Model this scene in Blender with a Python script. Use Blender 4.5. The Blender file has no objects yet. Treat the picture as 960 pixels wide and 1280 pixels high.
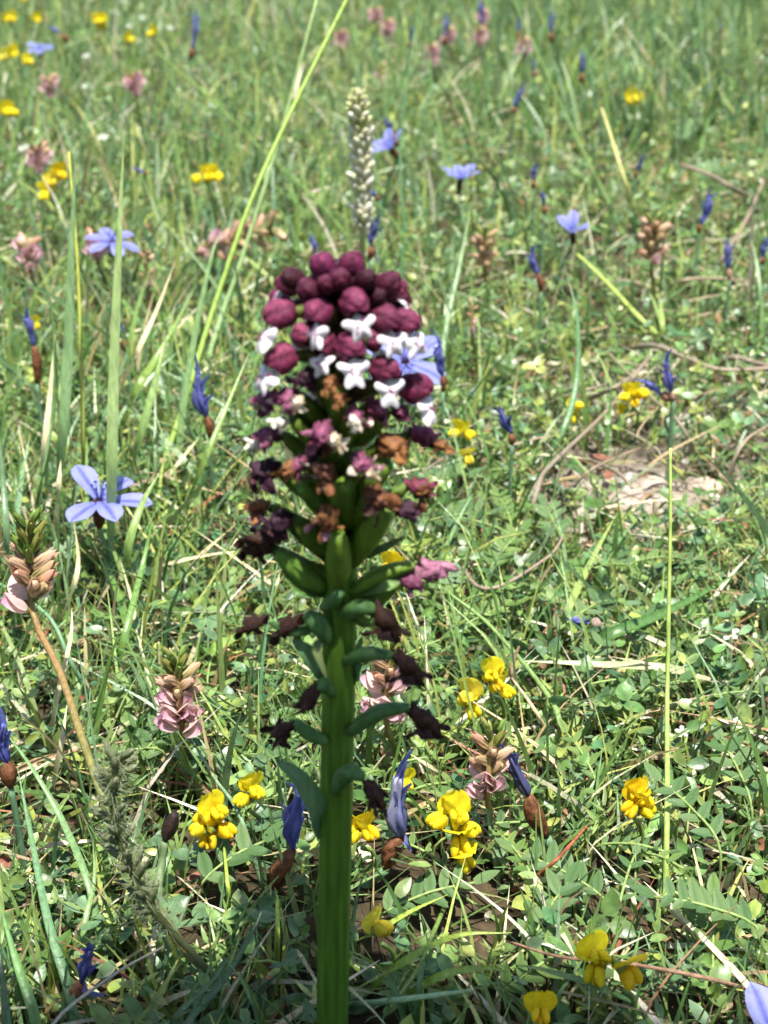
import bpy, math, random
import numpy as np
from mathutils import Vector as V, Matrix as M
R = math.radians
random.seed(7); rng = np.random.default_rng(11)
scene = bpy.context.scene
col = scene.collection

# ---------------------------------------------------------------- camera
CAM_H = 0.17; PITCH = R(23.0); FPX = 2030.0            # metres, radians, focal length in pixels of a 960x1280 frame
cam = bpy.data.cameras.new('camera'); cam_o = bpy.data.objects.new('camera', cam); col.objects.link(cam_o)
cam_o.location = (0, 0, CAM_H); cam_o.rotation_euler = (R(90) - PITCH, 0, 0)
cam.sensor_fit = 'VERTICAL'; cam.sensor_height = 36; cam.lens = 36 * FPX / 1280
cam.clip_start = 0.01; cam.clip_end = 500
cam.dof.use_dof = True; cam.dof.focus_distance = 0.275; cam.dof.aperture_fstop = 42
scene.camera = cam_o
# ---------------------------------------------------------------- light
SUN_EL, SUN_AZ = R(69), R(168)                          # azimuth clockwise from +Y: behind the camera, a little to the right
w = bpy.data.worlds.new('World'); scene.world = w; w.use_nodes = True
nt = w.node_tree; sky = nt.nodes.new('ShaderNodeTexSky'); sky.sky_type = 'NISHITA'; sky.sun_disc = False
sky.sun_elevation = SUN_EL; sky.sun_rotation = SUN_AZ
nt.links.new(sky.outputs[0], nt.nodes['Background'].inputs[0]); nt.nodes['Background'].inputs[1].default_value = 0.11
sun_dir = V((math.cos(SUN_EL) * math.sin(SUN_AZ), math.cos(SUN_EL) * math.cos(SUN_AZ), math.sin(SUN_EL)))
sl = bpy.data.lights.new('sun', 'SUN'); sl.energy = 5.0; sl.angle = R(0.53); sl.color = (1, 0.965, 0.91)
so = bpy.data.objects.new('sun', sl); col.objects.link(so); so.location = sun_dir * 5
so.rotation_euler = sun_dir.to_track_quat('Z', 'Y').to_euler()
scene.view_settings.view_transform = 'Standard'; scene.view_settings.look = 'None'
scene.view_settings.exposure = 0.85; scene.view_settings.gamma = 1
scene.cycles.use_denoising = True; scene.cycles.max_bounces = 4; scene.cycles.diffuse_bounces = 2
scene.cycles.glossy_bounces = 2; scene.cycles.transmission_bounces = 3; scene.cycles.caustics_reflective = False
scene.cycles.sample_clamp_indirect = 6; scene.cycles.use_adaptive_sampling = True; scene.cycles.adaptive_threshold = .03

# ---------------------------------------------------------------- geometry helpers
CP, SP = math.cos(PITCH), math.sin(PITCH)
def ray(u, v):
    a, b = (u - 480) / FPX, (640 - v) / FPX
    return V((a, CP + b * SP, -SP + b * CP))
def P(u, v, y):                                         # the point seen at (u, v) that stands y metres ahead
    d = ray(u, v); return V((0, 0, CAM_H)) + d * (y / d.y)
def G(u, v, h=0.0):                                     # the point seen at (u, v) that is h metres above the soil
    d = ray(u, v); return V((0, 0, CAM_H)) + d * ((h - CAM_H) / d.z)
def PP(u, v, y, h=.004):                                # the same, but never sunk below h
    p = P(u, v, y); return p if p.z >= h else G(u, v, h)
CLEAR = []                                              # places kept open so that a flower stands free
def clear(p, r=.007): CLEAR.append((p.x, p.y - r * .8, r))
def pxm(p): return FPX / ((p.y) * CP + (CAM_H - p.z) * SP)   # pixels per metre there
def gz(x, y): return 0.0022 * np.sin(x * 61 + 1.3) * np.cos(y * 53) + 0.0018 * np.sin(x * 23 - y * 31 + 2) + 0.0007 * np.sin(x * 171 + y * 143)
def ground(x, y): return V((x, y, float(gz(x, y))))
def L(h):                                               # '#rrggbb' -> linear
    h = h.lstrip('#'); o = []
    for i in (0, 2, 4):
        c = int(h[i:i + 2], 16) / 255; o.append(c / 12.92 if c <= .04045 else ((c + .055) / 1.055) ** 2.4)
    return tuple(o)
def mix(a, b, t): return tuple(x + (y - x) * t for x, y in zip(a, b))
def vary(c, k=.15):
    f = 1 + random.uniform(-k, k); return tuple(max(0, x * f * (1 + random.uniform(-k, k) * .4)) for x in c)
def frame(pos, fwd, up=(0, 0, 1), s=1.0):
    y = V(fwd).normalized(); x = y.cross(V(up))
    if x.length < 1e-4: x = y.cross(V((0, 1, 0.01)))
    x.normalize(); z = x.cross(y)
    m = M((x, y, z)).transposed() @ M.Diagonal((s, s, s)); m = m.to_4x4(); m.translation = V(pos); return m
def bez(ps, n):                                         # smooth curve through the points
    ps = [V(p) for p in ps]
    if len(ps) == 2: return [ps[0].lerp(ps[1], i / (n - 1)) for i in range(n)]
    q = [ps[0] * 2 - ps[1]] + ps + [ps[-1] * 2 - ps[-2]]; out = []; m = len(ps) - 1
    for i in range(n):
        t = i / (n - 1) * m; k = min(int(t), m - 1); t -= k; a, b, c, d = q[k:k + 4]
        out.append(.5 * ((2 * b) + (c - a) * t + (2 * a - 5 * b + 4 * c - d) * t * t + (3 * b - a - 3 * c + d) * t ** 3))
    return out
class MB:
    def __init__(s): s.v = []; s.f = []; s.c = []
    def tube(s, pts, rad, col, n=7, col2=None, ridge=0.0, nr=5, m=None):
        pts = [V(p) for p in pts]; k = len(pts); b = len(s.v); up = V((0.31, 0.2, 0.93))
        for i, p in enumerate(pts):
            t = (pts[min(i + 1, k - 1)] - pts[max(i - 1, 0)]).normalized(); x = t.cross(up)
            if x.length < .05: x = t.cross(V((1, 0, 0)))
            x.normalize(); y = t.cross(x); r = rad(i / (k - 1)) if callable(rad) else rad
            for j in range(n):
                a = 2 * math.pi * j / n; rr = r * (1 + ridge * math.cos(nr * a))
                s.v.append(p + (x * math.cos(a) + y * math.sin(a)) * rr)
                c = col(i / (k - 1), a) if callable(col) else (mix(col, col2, i / (k - 1)) if col2 else col); s.c.append(c)
        for i in range(k - 1):
            for j in range(n):
                j2 = (j + 1) % n; s.f.append((b + i * n + j, b + i * n + j2, b + (i + 1) * n + j2, b + (i + 1) * n + j))
        s.f.append(tuple(b + j for j in range(n))[::-1]); s.f.append(tuple(b + (k - 1) * n + j for j in range(n)))
        return s
    def strip(s, pts, wid, col, side=None, fold=.25, twist=0.0):   # a leaf blade with a folded midrib
        pts = [V(p) for p in pts]; k = len(pts); b = len(s.v)
        for i, p in enumerate(pts):
            t = (pts[min(i + 1, k - 1)] - pts[max(i - 1, 0)]).normalized(); u = i / (k - 1)
            x = V(side) if side else t.cross(V((0, -.6, .8)))
            x = (x - t * x.dot(t)); x = x.normalized() if x.length > 1e-4 else V((1, 0, 0))
            if twist: x = M.Rotation(twist * u, 3, t) @ x
            nn = x.cross(t); w_ = (wid(u) if callable(wid) else wid) / 2; c = col(u) if callable(col) else col
            s.v += [p - x * w_ + nn * w_ * fold, p - nn * w_ * fold, p + x * w_ + nn * w_ * fold]; s.c += [c, mix(c, (1, 1, .8), .05), c]
        for i in range(k - 1):
            a = b + 3 * i; s.f += [(a, a + 1, a + 4, a + 3), (a + 1, a + 2, a + 5, a + 4)]
        return s
    def petal(s, m, Ln, W, prof, col, curl=0.0, cup=0.0, nu=7, nv=5, fold=0.0, wave=0.0):   # along +Y, facing +Z
        b = len(s.v)
        for i in range(nu):
            t = i / (nu - 1); a = curl * t
            y, z = (Ln * math.sin(a) / curl, Ln * (1 - math.cos(a)) / curl) if abs(curl) > .02 else (Ln * t, 0)
            for j in range(nv):
                q = -1 + 2 * j / (nv - 1); ww = W / 2 * prof(t); x = q * ww
                zz = cup * q * q * ww + fold * abs(q) * ww + wave * W * math.sin(7 * t + 5 * q)
                p = V((x, y - zz * math.sin(a), z + zz * math.cos(a))); s.v.append(m @ p if m else p)
                s.c.append(col(t, q) if callable(col) else col)
        for i in range(nu - 1):
            for j in range(nv - 1):
                a = b + i * nv + j; s.f.append((a, a + 1, a + nv + 1, a + nv))
        return s
    def blob(s, m, rad, col, nu=9, nv=12, d=None, skip=None):      # ellipsoid, pole along Y
        b = len(s.v); dirs = []
        for i in range(nu):
            th = math.pi * (i + .001) / (nu - 1 + .002)
            for j in range(nv):
                ph = 2 * math.pi * j / nv; n = V((math.sin(th) * math.cos(ph), -math.cos(th), math.sin(th) * math.sin(ph)))
                f = d(n) if d else 1; p = V((n.x * rad[0], n.y * rad[1], n.z * rad[2])) * f; dirs.append(n)
                s.v.append(m @ p if m else p); s.c.append(col(n) if callable(col) else col)
        for i in range(nu - 1):
            for j in range(nv):
                q = (b + i * nv + j, b + i * nv + (j + 1) % nv, b + (i + 1) * nv + (j + 1) % nv, b + (i + 1) * nv + j)
                if skip and skip(sum((dirs[x - b] for x in q), V()) / 4): continue
                s.f.append(q)
        return s
    def mesh(s, name, mat, origin=None):
        o = V(origin) if origin is not None else None
        return mesh_np(name, np.array([(p - o) if o else p for p in s.v], dtype=np.float32), s.f, np.array(s.c, dtype=np.float32), mat)
    def build(s, name, mat, parent=None, origin=None):
        return link(name, s.mesh(name, mat, origin), parent)
def mesh_np(name, v, f, c, mat):
    me = bpy.data.meshes.new(name); me.from_pydata(v, [], f) if isinstance(f, list) else None
    if not isinstance(f, list):
        k = f.shape[1]; nf = f.shape[0]
        me.vertices.add(len(v)); me.vertices.foreach_set('co', v.astype(np.float32).ravel())
        me.loops.add(nf * k); me.loops.foreach_set('vertex_index', f.astype(np.int32).ravel())
        me.polygons.add(nf); me.polygons.foreach_set('loop_start', np.arange(nf, dtype=np.int32) * k)
        me.update(calc_edges=True)
    ca = me.color_attributes.new('Col', 'FLOAT_COLOR', 'POINT')
    cc = np.ones((len(v), 4), dtype=np.float32); cc[:, :3] = c; ca.data.foreach_set('color', cc.ravel())
    me.polygons.foreach_set('use_smooth', np.ones(len(me.polygons), dtype=bool)); me.materials.append(mat); return me
def link(name, me, parent=None, m=None):
    o = bpy.data.objects.new(name, me); col.objects.link(o)
    if parent: o.parent = parent
    if m is not None: o.matrix_local = m
    return o
def tag(o, label, cat, group=None):
    o['label'] = label; o['category'] = cat
    if group: o['group'] = group
    return o
def thing(name, label, cat, loc, group=None):
    o = bpy.data.objects.new(name, None); col.objects.link(o); o.location = loc; o.empty_display_size = .01
    return tag(o, label, cat, group)
LOC = lambda o, m: M.Translation(-V(o)) @ m              # a world matrix seen from a thing whose base is at o

# ---------------------------------------------------------------- materials
def material(name, rough=.5, trans=0.0, spec=.5, noise=.18, scale=900, bump=.0, stretch=(1, 1, 1), sheen=0.0):
    m = bpy.data.materials.new(name); m.use_nodes = True; n = m.node_tree.nodes; l = m.node_tree.links
    b = n['Principled BSDF']; out = n['Material Output']
    at = n.new('ShaderNodeAttribute'); at.attribute_name = 'Col'
    tc = n.new('ShaderNodeTexCoord'); mp = n.new('ShaderNodeMapping'); mp.inputs['Scale'].default_value = stretch
    nz = n.new('ShaderNodeTexNoise'); nz.inputs['Scale'].default_value = scale; nz.inputs['Detail'].default_value = 4
    l.new(tc.outputs['Object'], mp.inputs[0]); l.new(mp.outputs[0], nz.inputs['Vector'])
    mr = n.new('ShaderNodeMapRange'); mr.inputs[1].default_value = .3; mr.inputs[2].default_value = .7
    mr.inputs[3].default_value = 1 - noise * 1.5; mr.inputs[4].default_value = 1 + noise
    l.new(nz.outputs[0], mr.inputs[0])
    mx = n.new('ShaderNodeVectorMath'); mx.operation = 'SCALE'; l.new(at.outputs['Color'], mx.inputs[0]); l.new(mr.outputs[0], mx.inputs['Scale'])
    l.new(mx.outputs[0], b.inputs['Base Color']); b.inputs['Roughness'].default_value = rough
    b.inputs['Specular IOR Level'].default_value = spec; b.inputs['Sheen Weight'].default_value = sheen
    if bump:
        bp = n.new('ShaderNodeBump'); bp.inputs['Strength'].default_value = bump; bp.inputs['Distance'].default_value = .0006
        l.new(nz.outputs[0], bp.inputs['Height']); l.new(bp.outputs[0], b.inputs['Normal'])
    if trans:
        t = n.new('ShaderNodeBsdfTranslucent'); ms = n.new('ShaderNodeMixShader'); ms.inputs[0].default_value = trans
        l.new(mx.outputs[0], t.inputs[0]); l.new(b.outputs[0], ms.inputs[1]); l.new(t.outputs[0], ms.inputs[2]); l.new(ms.outputs[0], out.inputs[0])
    return m
m_leaf = material('leaf', .38, .28, .6, .32, 420, .4)
m_blade = material('blade', .36, .28, .6, .2, 400, .25, (3, 3, .4))
m_stem = material('stem', .5, 0, .4, .22, 500, .35, (2, 2, .35))
m_orchid_green = material('orchid_green', .5, .12, .3, .2, 450, .25, (3, 3, .3))
m_petal = material('petal', .5, .4, .25, .1, 900, .1)
m_purple = material('purple_petal', .62, .15, .3, .35, 1600, .5)
m_white = material('white_petal', .5, .2, .25, .06, 900, .1)
m_dry = material('dry', .6, .12, .3, .35, 900, .6)
m_straw = material('straw', .5, .15, .4, .2, 500, .3, (3, 3, .5))
m_stone = material('stone', .85, 0, .2, .3, 350, .8)
m_soil = material('soil', .95, 0, .1, .5, 260, 1.0)
m_cloth = material('cloth', .9, 0, .1, .2, 300, .4)
LANCE = lambda t: max(0.02, math.sin(math.pi * min(1, (.12 + .88 * t)) ** .85) ** .75)
ROUND = lambda t: max(0.03, math.sin(math.pi * (.08 + .90 * t)) ** .5)
SPOON = lambda t: max(0.03, (.35 + .65 * math.sin(math.pi * (t ** 1.5) * .93)) * (1 - max(0, t - .86) * 6.6))

# ---------------------------------------------------------------- the setting: soil, pebbles
SOIL_C = G(810, 622); SOIL2 = G(880, 520)
def bare(x, y):                                          # 1 on the bare patch of soil, 0 in the sward
    d = np.sqrt(((x - SOIL_C.x) / .029) ** 2 + ((y - SOIL_C.y) / .026) ** 2) + .25 * np.sin(x * 190) * np.cos(y * 170)
    d2 = np.sqrt(((x - SOIL2.x) / .07) ** 2 + ((y - SOIL2.y) / .055) ** 2) + .25 * np.sin(x * 150 + 2)
    return np.maximum(np.clip(1.5 - d, 0, 1), 0.45 * np.clip(1.5 - d2, 0, 1))
def axis_pts(lo, hi, fine, far):
    a = list(np.arange(lo, hi, fine)); s = fine; x = hi
    while x < far: a.append(x); s *= 1.5; x += s
    s = fine; x = lo - fine; pre = []
    while x > -far: pre.append(x); s *= 1.5; x -= s
    return np.array(pre[::-1] + a)
xs = axis_pts(-.8, .8, .008, 80); ys = axis_pts(-.2, 2.6, .008, 80)
X, Y = np.meshgrid(xs, ys); Z = gz(X, Y) * (np.abs(X) < 3) * (np.abs(Y) < 4) + .0012 * rng.standard_normal(X.shape) * (np.abs(X) < .8) * (Y < 2.6) * (Y > -.2)
vv = np.stack([X, Y, Z], -1).reshape(-1, 3); nx = len(xs); ny = len(ys)
ii = (np.arange(ny - 1)[:, None] * nx + np.arange(nx - 1)[None]).ravel()
ff = np.stack([ii, ii + 1, ii + nx + 1, ii + nx], -1)
bb = bare(vv[:, 0], vv[:, 1])[:, None]; far = np.clip((np.hypot(vv[:, 0], vv[:, 1]) - 2.4) / .6, 0, 1)[:, None]
cc = (1 - bb) * np.array(L('#4a4030')) + bb * np.array(L('#968c7c')); cc = cc * (1 - far) + far * np.array(L('#5d6d33'))
g_o = link('ground', mesh_np('ground', vv, ff, cc, m_soil)); g_o['kind'] = 'structure'

# ---------------------------------------------------------------- the orchid
OR_Y = .180; OR_BASE = V((P(415, 1330, OR_Y).x, OR_Y, 0))
AX = [(1330, 414), (1280, 415), (1100, 418), (900, 422), (760, 424), (650, 425), (500, 422), (360, 420), (325, 420)]
def axu(v):
    for (v0, u0), (v1, u1) in zip(AX, AX[1:]):
        if v0 >= v >= v1: return u0 + (u1 - u0) * (v0 - v) / (v0 - v1)
    return AX[-1][1]
orchid = thing('orchid', 'tall orchid spike with maroon buds, white spotted lips and thick green stem', 'orchid', OR_BASE)
OB = OR_BASE
base_pt = V((P(414, 1330, OR_Y).x, OR_Y, -.002))
stem_pts = bez([base_pt] + [P(u, v, OR_Y) for v, u in AX[1:]], 40)
GR, MAR = L('#4f7a22'), L('#3a0f1e')
def scol(t, a):
    c = mix(L('#4c7420'), L('#6d9432'), min(1, t * 1.6)); c = mix(c, (c[0] * .72, c[1] * .75, c[2] * .7), .5 + .5 * math.cos(9 * a))
    return mix(c, MAR, max(0, min(1, (t - .72) / .12)))
MB().tube(stem_pts, lambda t: .0022 - .0003 * t if t < .55 else (.00204 - (t - .55) * .0028), scol, 27, None, .045, 9).build('stem', m_orchid_green, orchid, OB)
def opos(u, v, f=.8):
    p0 = P(u, v, OR_Y); s = pxm(p0); ax = axu(v); Rr = 100 / s; dx = (u - ax) / s
    d = f * math.sqrt(max(Rr * Rr - dx * dx, (.15 * Rr) ** 2)); p = P(u, v, OR_Y - d)
    return p, V((p.x - P(ax, v, OR_Y).x, -d, 0)).normalized(), s
def axis_at(v): return P(axu(v), v, OR_Y)
def groove(n, ph=0.0):
    a = math.atan2(n.x, n.z) + ph; d = abs((a % 2.0944) - 1.0472); return math.exp(-(d / .22) ** 2)
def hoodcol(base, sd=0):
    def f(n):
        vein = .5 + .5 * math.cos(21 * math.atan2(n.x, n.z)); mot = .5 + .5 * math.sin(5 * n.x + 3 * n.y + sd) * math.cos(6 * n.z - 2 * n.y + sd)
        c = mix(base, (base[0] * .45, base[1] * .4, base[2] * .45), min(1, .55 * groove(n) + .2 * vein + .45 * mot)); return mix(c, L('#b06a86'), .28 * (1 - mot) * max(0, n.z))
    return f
BUDC = [L('#5c1c36'), L('#74284a'), L('#451626'), L('#80305a')]
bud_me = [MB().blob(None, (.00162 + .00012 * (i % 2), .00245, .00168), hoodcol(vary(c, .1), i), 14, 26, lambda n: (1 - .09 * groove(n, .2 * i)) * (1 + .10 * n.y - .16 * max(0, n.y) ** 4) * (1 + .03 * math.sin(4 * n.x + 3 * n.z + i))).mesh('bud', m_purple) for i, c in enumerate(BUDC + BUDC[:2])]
# hood of sepals with an opening towards the front and below
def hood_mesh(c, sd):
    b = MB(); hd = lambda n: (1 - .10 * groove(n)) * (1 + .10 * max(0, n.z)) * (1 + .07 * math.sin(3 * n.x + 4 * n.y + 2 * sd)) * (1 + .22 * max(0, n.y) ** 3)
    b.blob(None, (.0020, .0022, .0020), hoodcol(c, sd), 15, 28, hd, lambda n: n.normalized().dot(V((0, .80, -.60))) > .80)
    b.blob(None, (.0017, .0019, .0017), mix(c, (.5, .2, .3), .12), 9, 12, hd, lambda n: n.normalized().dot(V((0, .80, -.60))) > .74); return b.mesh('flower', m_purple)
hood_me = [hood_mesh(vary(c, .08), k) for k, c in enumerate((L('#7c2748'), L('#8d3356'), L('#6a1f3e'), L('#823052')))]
def lip_mesh(sp=0):
    rr = random.Random(sp + 40); b = MB(); W = L('#f2edf0'); NS, NRG = 44, 5; C0 = (0, -.0015)
    lobes = [(25 + rr.uniform(-14, 12), 1.25, 24), (155 + rr.uniform(-12, 14), 1.25, 24), (-60 + rr.uniform(-8, 8), 1.15 + rr.uniform(-.2, .2), 21), (-120 + rr.uniform(-8, 8), 1.15 + rr.uniform(-.2, .2), 21), (90, .75, 24)]
    w1, w2, w3 = rr.uniform(2, 3), rr.uniform(0, 6), rr.uniform(-.5, .5); i0 = len(b.v)
    for ring in range(NRG + 1):
        rho = ring / NRG
        for k in range(NS):
            a = 2 * math.pi * k / NS; deg = math.degrees(a); r = .84
            for c_, am, wd in lobes: d = (deg - c_ + 180) % 360 - 180; r += (am - .0) * math.exp(-(d / (wd * 1.08)) ** 2) * .82
            r *= .00108 * max(rho, .02); x, z = C0[0] + r * math.cos(a), C0[1] + r * math.sin(a)
            y = .00018 * (1 - rho ** 2) + .00030 * math.sin(w1 * a + w2) * rho ** 2 - .0005 * rho ** 3 + w3 * x * .5
            b.v.append(V((x, y, z))); b.c.append(mix(W, (.80, .62, .74), .35 * max(0, 1 - rho * 2)))
    for ring in range(NRG):
        for k in range(NS): k2 = (k + 1) % NS; b.f.append((ring * NS + k, ring * NS + k2, (ring + 1) * NS + k2, (ring + 1) * NS + k))
    for q in range(rr.randint(4, 7)):
        x, z = rr.uniform(-.0006, .0006), rr.uniform(-.0022, -.0008); b.blob(M.Translation((x, .00022 + w3 * x * .5, z)) @ M.Rotation(R(90), 4, 'X'), (.00015, .0002, .0001), L('#8f3468'), 5, 7)
    return b.mesh('lip', m_white)
lip_me = [lip_mesh(q) for q in range(6)]
def at(me, name, m): return link(name, me, orchid, LOC(OB, m))
def stalk_to(p, v, back, s, c1=GR, c2=None, r=.0008):
    a = axis_at(v + 22); return MB().tube(bez([a, a.lerp(back, .5) + V((0, 0, .001)), back], 7), lambda t: r * (.7 + .6 * math.sin(math.pi * t)), c1, 7, c2).build('flower_stalk', m_orchid_green, orchid, OB)
for i, (u, v, sc, f) in enumerate([(404, 335, 1.1, .45), (438, 335, 1.1, .35), (424, 350, 1.0, .75), (368, 350, .95, .5), (387, 364, 1.1, .8), (456, 350, .95, .75), (481, 357, 1.1, .65),
        (408, 356, .8, .8), (468, 372, .9, .7), (352, 376, .8, -.4), (496, 378, .85, -.3), (390, 375, .9, -.7), (452, 378, .9, -.7)]):
    p, out, s = opos(u, v, f); upw = 1.5 if v < 350 else .55
    at(random.choice(bud_me), 'bud', frame(p, out + V((0, 0, upw)), (0, 1, .3), sc * random.uniform(.74, .86)) @ M.Diagonal((1, random.uniform(1.0, 1.2), 1, 1)))
    if v > 345: stalk_to(p, v, p - (out + V((0, 0, upw))).normalized() * .0016 * sc, s, MAR)
def flower(u, v, lu, lv, sc=1.0, f=.85, h=None):
    p, out, s = opos(u, v, f); tgt = V(((lu - u) / s, 0, -(lv - v) / s))
    fw = (out + V((tgt.x * 110, 0, -.12))).normalized()
    o = at(h or random.choice(hood_me), 'flower', frame(p, fw, (random.uniform(-.25, .25), 0, 1), sc * .82))
    d = V((tgt.x * 1000 / 2.2 * .45, 1.35 if out.y < .2 else .6, -1.25)); tip = V((0, .0012, -.0011))
    xr = random.uniform(-.15, .15)
    m = M.Translation((0, .0015, -.0007)) @ M.Rotation(R(random.uniform(28, 48)), 4, 'X') @ M.Rotation(random.uniform(-.35, .35), 4, 'Z') @ M.Rotation(random.uniform(-.3, .3), 4, 'Y')
    link('lip', random.choice(lip_me), o, m @ M.Scale(random.uniform(1.12, 1.32), 4))
    stalk_to(p, v, p - fw * .0017 * sc, s, MAR, L('#5f6a26'))
for a in [(350, 394, 325, 418, 1.05), (397, 391, 386, 419, 1.0), (443, 379, 444, 404, 1.02), (480, 400, 506, 415, 1.05), (503, 404, 520, 432, 1.0), (353, 449, 328, 468, 1.05), (438, 434, 453, 454, 1.05),
          (480, 462, 475, 488, 1.0), (517, 486, 540, 505, 1.1), (490, 362, 505, 376, .85, .1), (362, 356, 345, 362, .8, -.1), (405, 430, 400, 450, .9, .7),
          (380, 420, 375, 440, .9, -.8), (430, 440, 430, 460, .9, -.8), (465, 425, 470, 440, .9, -.8), (400, 480, 395, 500, .9, -.8), (455, 490, 460, 505, .9, -.8)]: flower(*a)
def crumple(seed, c1, c2, c3, strips=4, R0=.0019):
    rr = random.Random(seed); k = [rr.uniform(2, 6) for _ in range(6)]; b = MB(); strips += 3
    dd = lambda n: 1 + .3 * math.sin(k[0] * n.x + k[1] * n.z + seed) * math.cos(k[2] * n.y) + .22 * math.sin(2.1 * k[3] * n.z + k[4] * 1.7 * n.y) + .14 * math.sin(11 * n.x + 9 * n.z)
    b.blob(None, (R0 * .72, R0 * .95, R0 * .68), lambda n: mix(c1, c2, .5 + .5 * math.sin(k[0] * n.x * 1.7 + k[5] * n.y + seed)), 11, 16, dd)
    for j in range(strips):
        a = rr.uniform(0, 6.28); m = M.Rotation(rr.uniform(-1.4, .6), 4, 'X') @ M.Rotation(rr.uniform(-1.1, 1.1), 4, 'Z') @ M.Translation((0, R0 * .3, 0)) @ M.Rotation(a, 4, 'Y'); cj = [c2, c3, c1][j % 3]
        b.petal(m, R0 * rr.uniform(1.0, 2.0), R0 * rr.uniform(.4, 1.0), ROUND, lambda t, q: mix(cj, c1, .45 * (1 - t)), rr.uniform(-2.4, 2.4), rr.uniform(-.9, .9), 8, 5, 0, .14)
    return b.mesh('withered_flower', m_dry)
PU, DK, BR, OR_, CR, PK = L('#7d3556'), L('#301a26'), L('#6a4028'), L('#a87444'), L('#e8dcc2'), L('#b8849a')
W_ME = {'fade': [crumple(s, PU, mix(PU, PK, .4), CR, 4) for s in (1, 2, 3)], 'dark': [crumple(4, DK, L('#4a2a3a'), BR, 3), crumple(5, DK, L('#4a2a3a'), L('#6a3a50'), 3), crumple(15, L('#3a221c'), L('#543048'), BR, 3)],
        'brown': [crumple(6, BR, OR_, OR_, 4), crumple(7, BR, OR_, PK, 4), crumple(8, L('#5a3a30'), L('#96603c'), CR, 4), crumple(18, BR, PU, OR_, 4)], 'sepia': [crumple(s, L('#38221a'), L('#503225'), L('#2a1812'), 3) for s in (9, 10, 11)],
        'pink': [crumple(12, L('#a0627c'), L('#b98495'), L('#a0603a'), 2, .0024)], 'cream': [crumple(13, CR, L('#d8b98a'), CR, 4, .0012), crumple(14, CR, L('#efe8dc'), CR, 5, .0011)]}
def withered(kind, u, v, sc=1.0, f=.8, pod=True, podc=None):
    p, out, s = opos(u, v, f); wm = random.choice(W_ME[kind]); rot = frame(p, out + V((0, 0, -.2)), (0, 0, 1), sc * .76) @ M.Rotation(random.uniform(-.8, .8), 4, 'Y')
    if not pod: at(wm, 'withered_flower', rot); return
    a = axis_at(min(v + 38, 1200)); e = p - out * .0014
    podm = MB().tube(bez([a, a.lerp(e, .5) + V((0, 0, -.0008)), e], 9), lambda t: .0004 + .0008 * math.sin(math.pi * min(1, t * .92 + .05)) ** .8, vary(podc or L('#6f9330'), .12), 10, mix(L('#6f9330'), MAR, .35), .10, 3).build('seed_pod', m_orchid_green, orchid, OB)
    link('withered_flower', wm, podm, LOC(OB, rot))
for a in [('fade', 335, 500), ('fade', 362, 497, .95), ('cream', 373, 503, .9, 1.0, False), ('cream', 353, 527, 1.0, .95), ('fade', 404, 540, 1.1, .95), ('cream', 419, 550, 1.0, 1.15, False), ('fade', 443, 520, .9, .9), ('cream', 443, 527, 1.0, 1.1, False),
          ('fade', 338, 545, .9, .7), ('cream', 321, 556, 1.0, .8, False), ('fade', 452, 578, 1.0, .95), ('cream', 462, 591, .9, 1.1, False), ('fade', 525, 543, 1.05), ('brown', 548, 556, .7, .6, False), ('fade', 375, 580, .8), ('brown', 362, 586, .75, .95, False),
          ('brown', 408, 592, 1.0, .9), ('brown', 490, 556, 1.25, .85), ('dark', 332, 588, 1.35), ('brown', 470, 622, 1.2, .9), ('brown', 523, 608, 1.1), ('dark', 507, 638, .95), ('brown', 324, 634, .95), ('brown', 410, 646, 1.15, .9),
          ('dark', 350, 652, 1.1), ('sepia', 325, 684, 1.25), ('dark', 395, 560, .9, .7), ('fade', 470, 510, .9, .6), ('dark', 385, 470, .9, .7), ('brown', 412, 478, .7, .9), ('brown', 423, 497, .6, .95),
          ('fade', 500, 515, .8, .4), ('dark', 480, 640, .8, -.6), ('brown', 380, 600, .9, -.8), ('fade', 450, 550, .9, -.8), ('brown', 420, 640, .9, -.8), ('fade', 395, 510, .9, -.8), ('pink', 538, 711, 1.0, .5), ('fade', 514, 727, .85, .5), ]:
    withered(*a)
def pod(pts, wpx, c, kind=None, wuv=None, wsc=1.0, name='seed_pod', dy=0.0):
    """a green pod from the stem outwards, its shrivelled flower at the end"""
    q = [P(u, v, OR_Y - d - dy) for u, v, d in pts]; s = pxm(q[0]); r = wpx / 2 / s
    o = MB().tube(bez(q, 12), lambda t: r * (.28 + .72 * math.sin(math.pi * (.12 + .80 * t)) ** .8), lambda t, a: mix(vary(c, .03), (c[0] * .7, c[1] * .72, c[2] * .7), .5 + .5 * math.cos(3 * a + 2 * t)), 14, None, .10, 3).build(name, m_orchid_green, orchid, OB)
    if kind:
        p = P(wuv[0], wuv[1], OR_Y - pts[-1][2] - dy); fw = (p - q[-2]).normalized()
        link('withered_flower', random.choice(W_ME[kind]), o, LOC(OB, frame(p, fw + V((0, 0, -.8)), (0, -.3, 1), wsc * .9) @ M.Diagonal((.8, 1.3, .8, 1))))
    return o
LG, MG, DG = L('#7fa03a'), L('#6b9338'), L('#5b8448')
pod([(424, 728, .0015), (424, 700, .0042), (422, 668, .0065)], 32, L('#7c9c38'))
pod([(430, 655, .001), (431, 628, .0045), (430, 602, .007)], 32, L('#6d9034'))
pod([(438, 702, .001), (460, 668, .004), (486, 636, .006)], 34, LG)
pod([(440, 640, .001), (462, 605, .004), (485, 580, .006)], 30, LG)
pod([(410, 640, .001), (392, 622, .003), (375, 606, .005)], 28, MG)
pod([(434, 742, .001), (475, 718, .002), (518, 706, .002)], 20, LG)
pod([(405, 735, .001), (372, 712, .002), (345, 690, .003)], 26, MG, 'sepia', (332, 672), 1.1)
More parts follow.
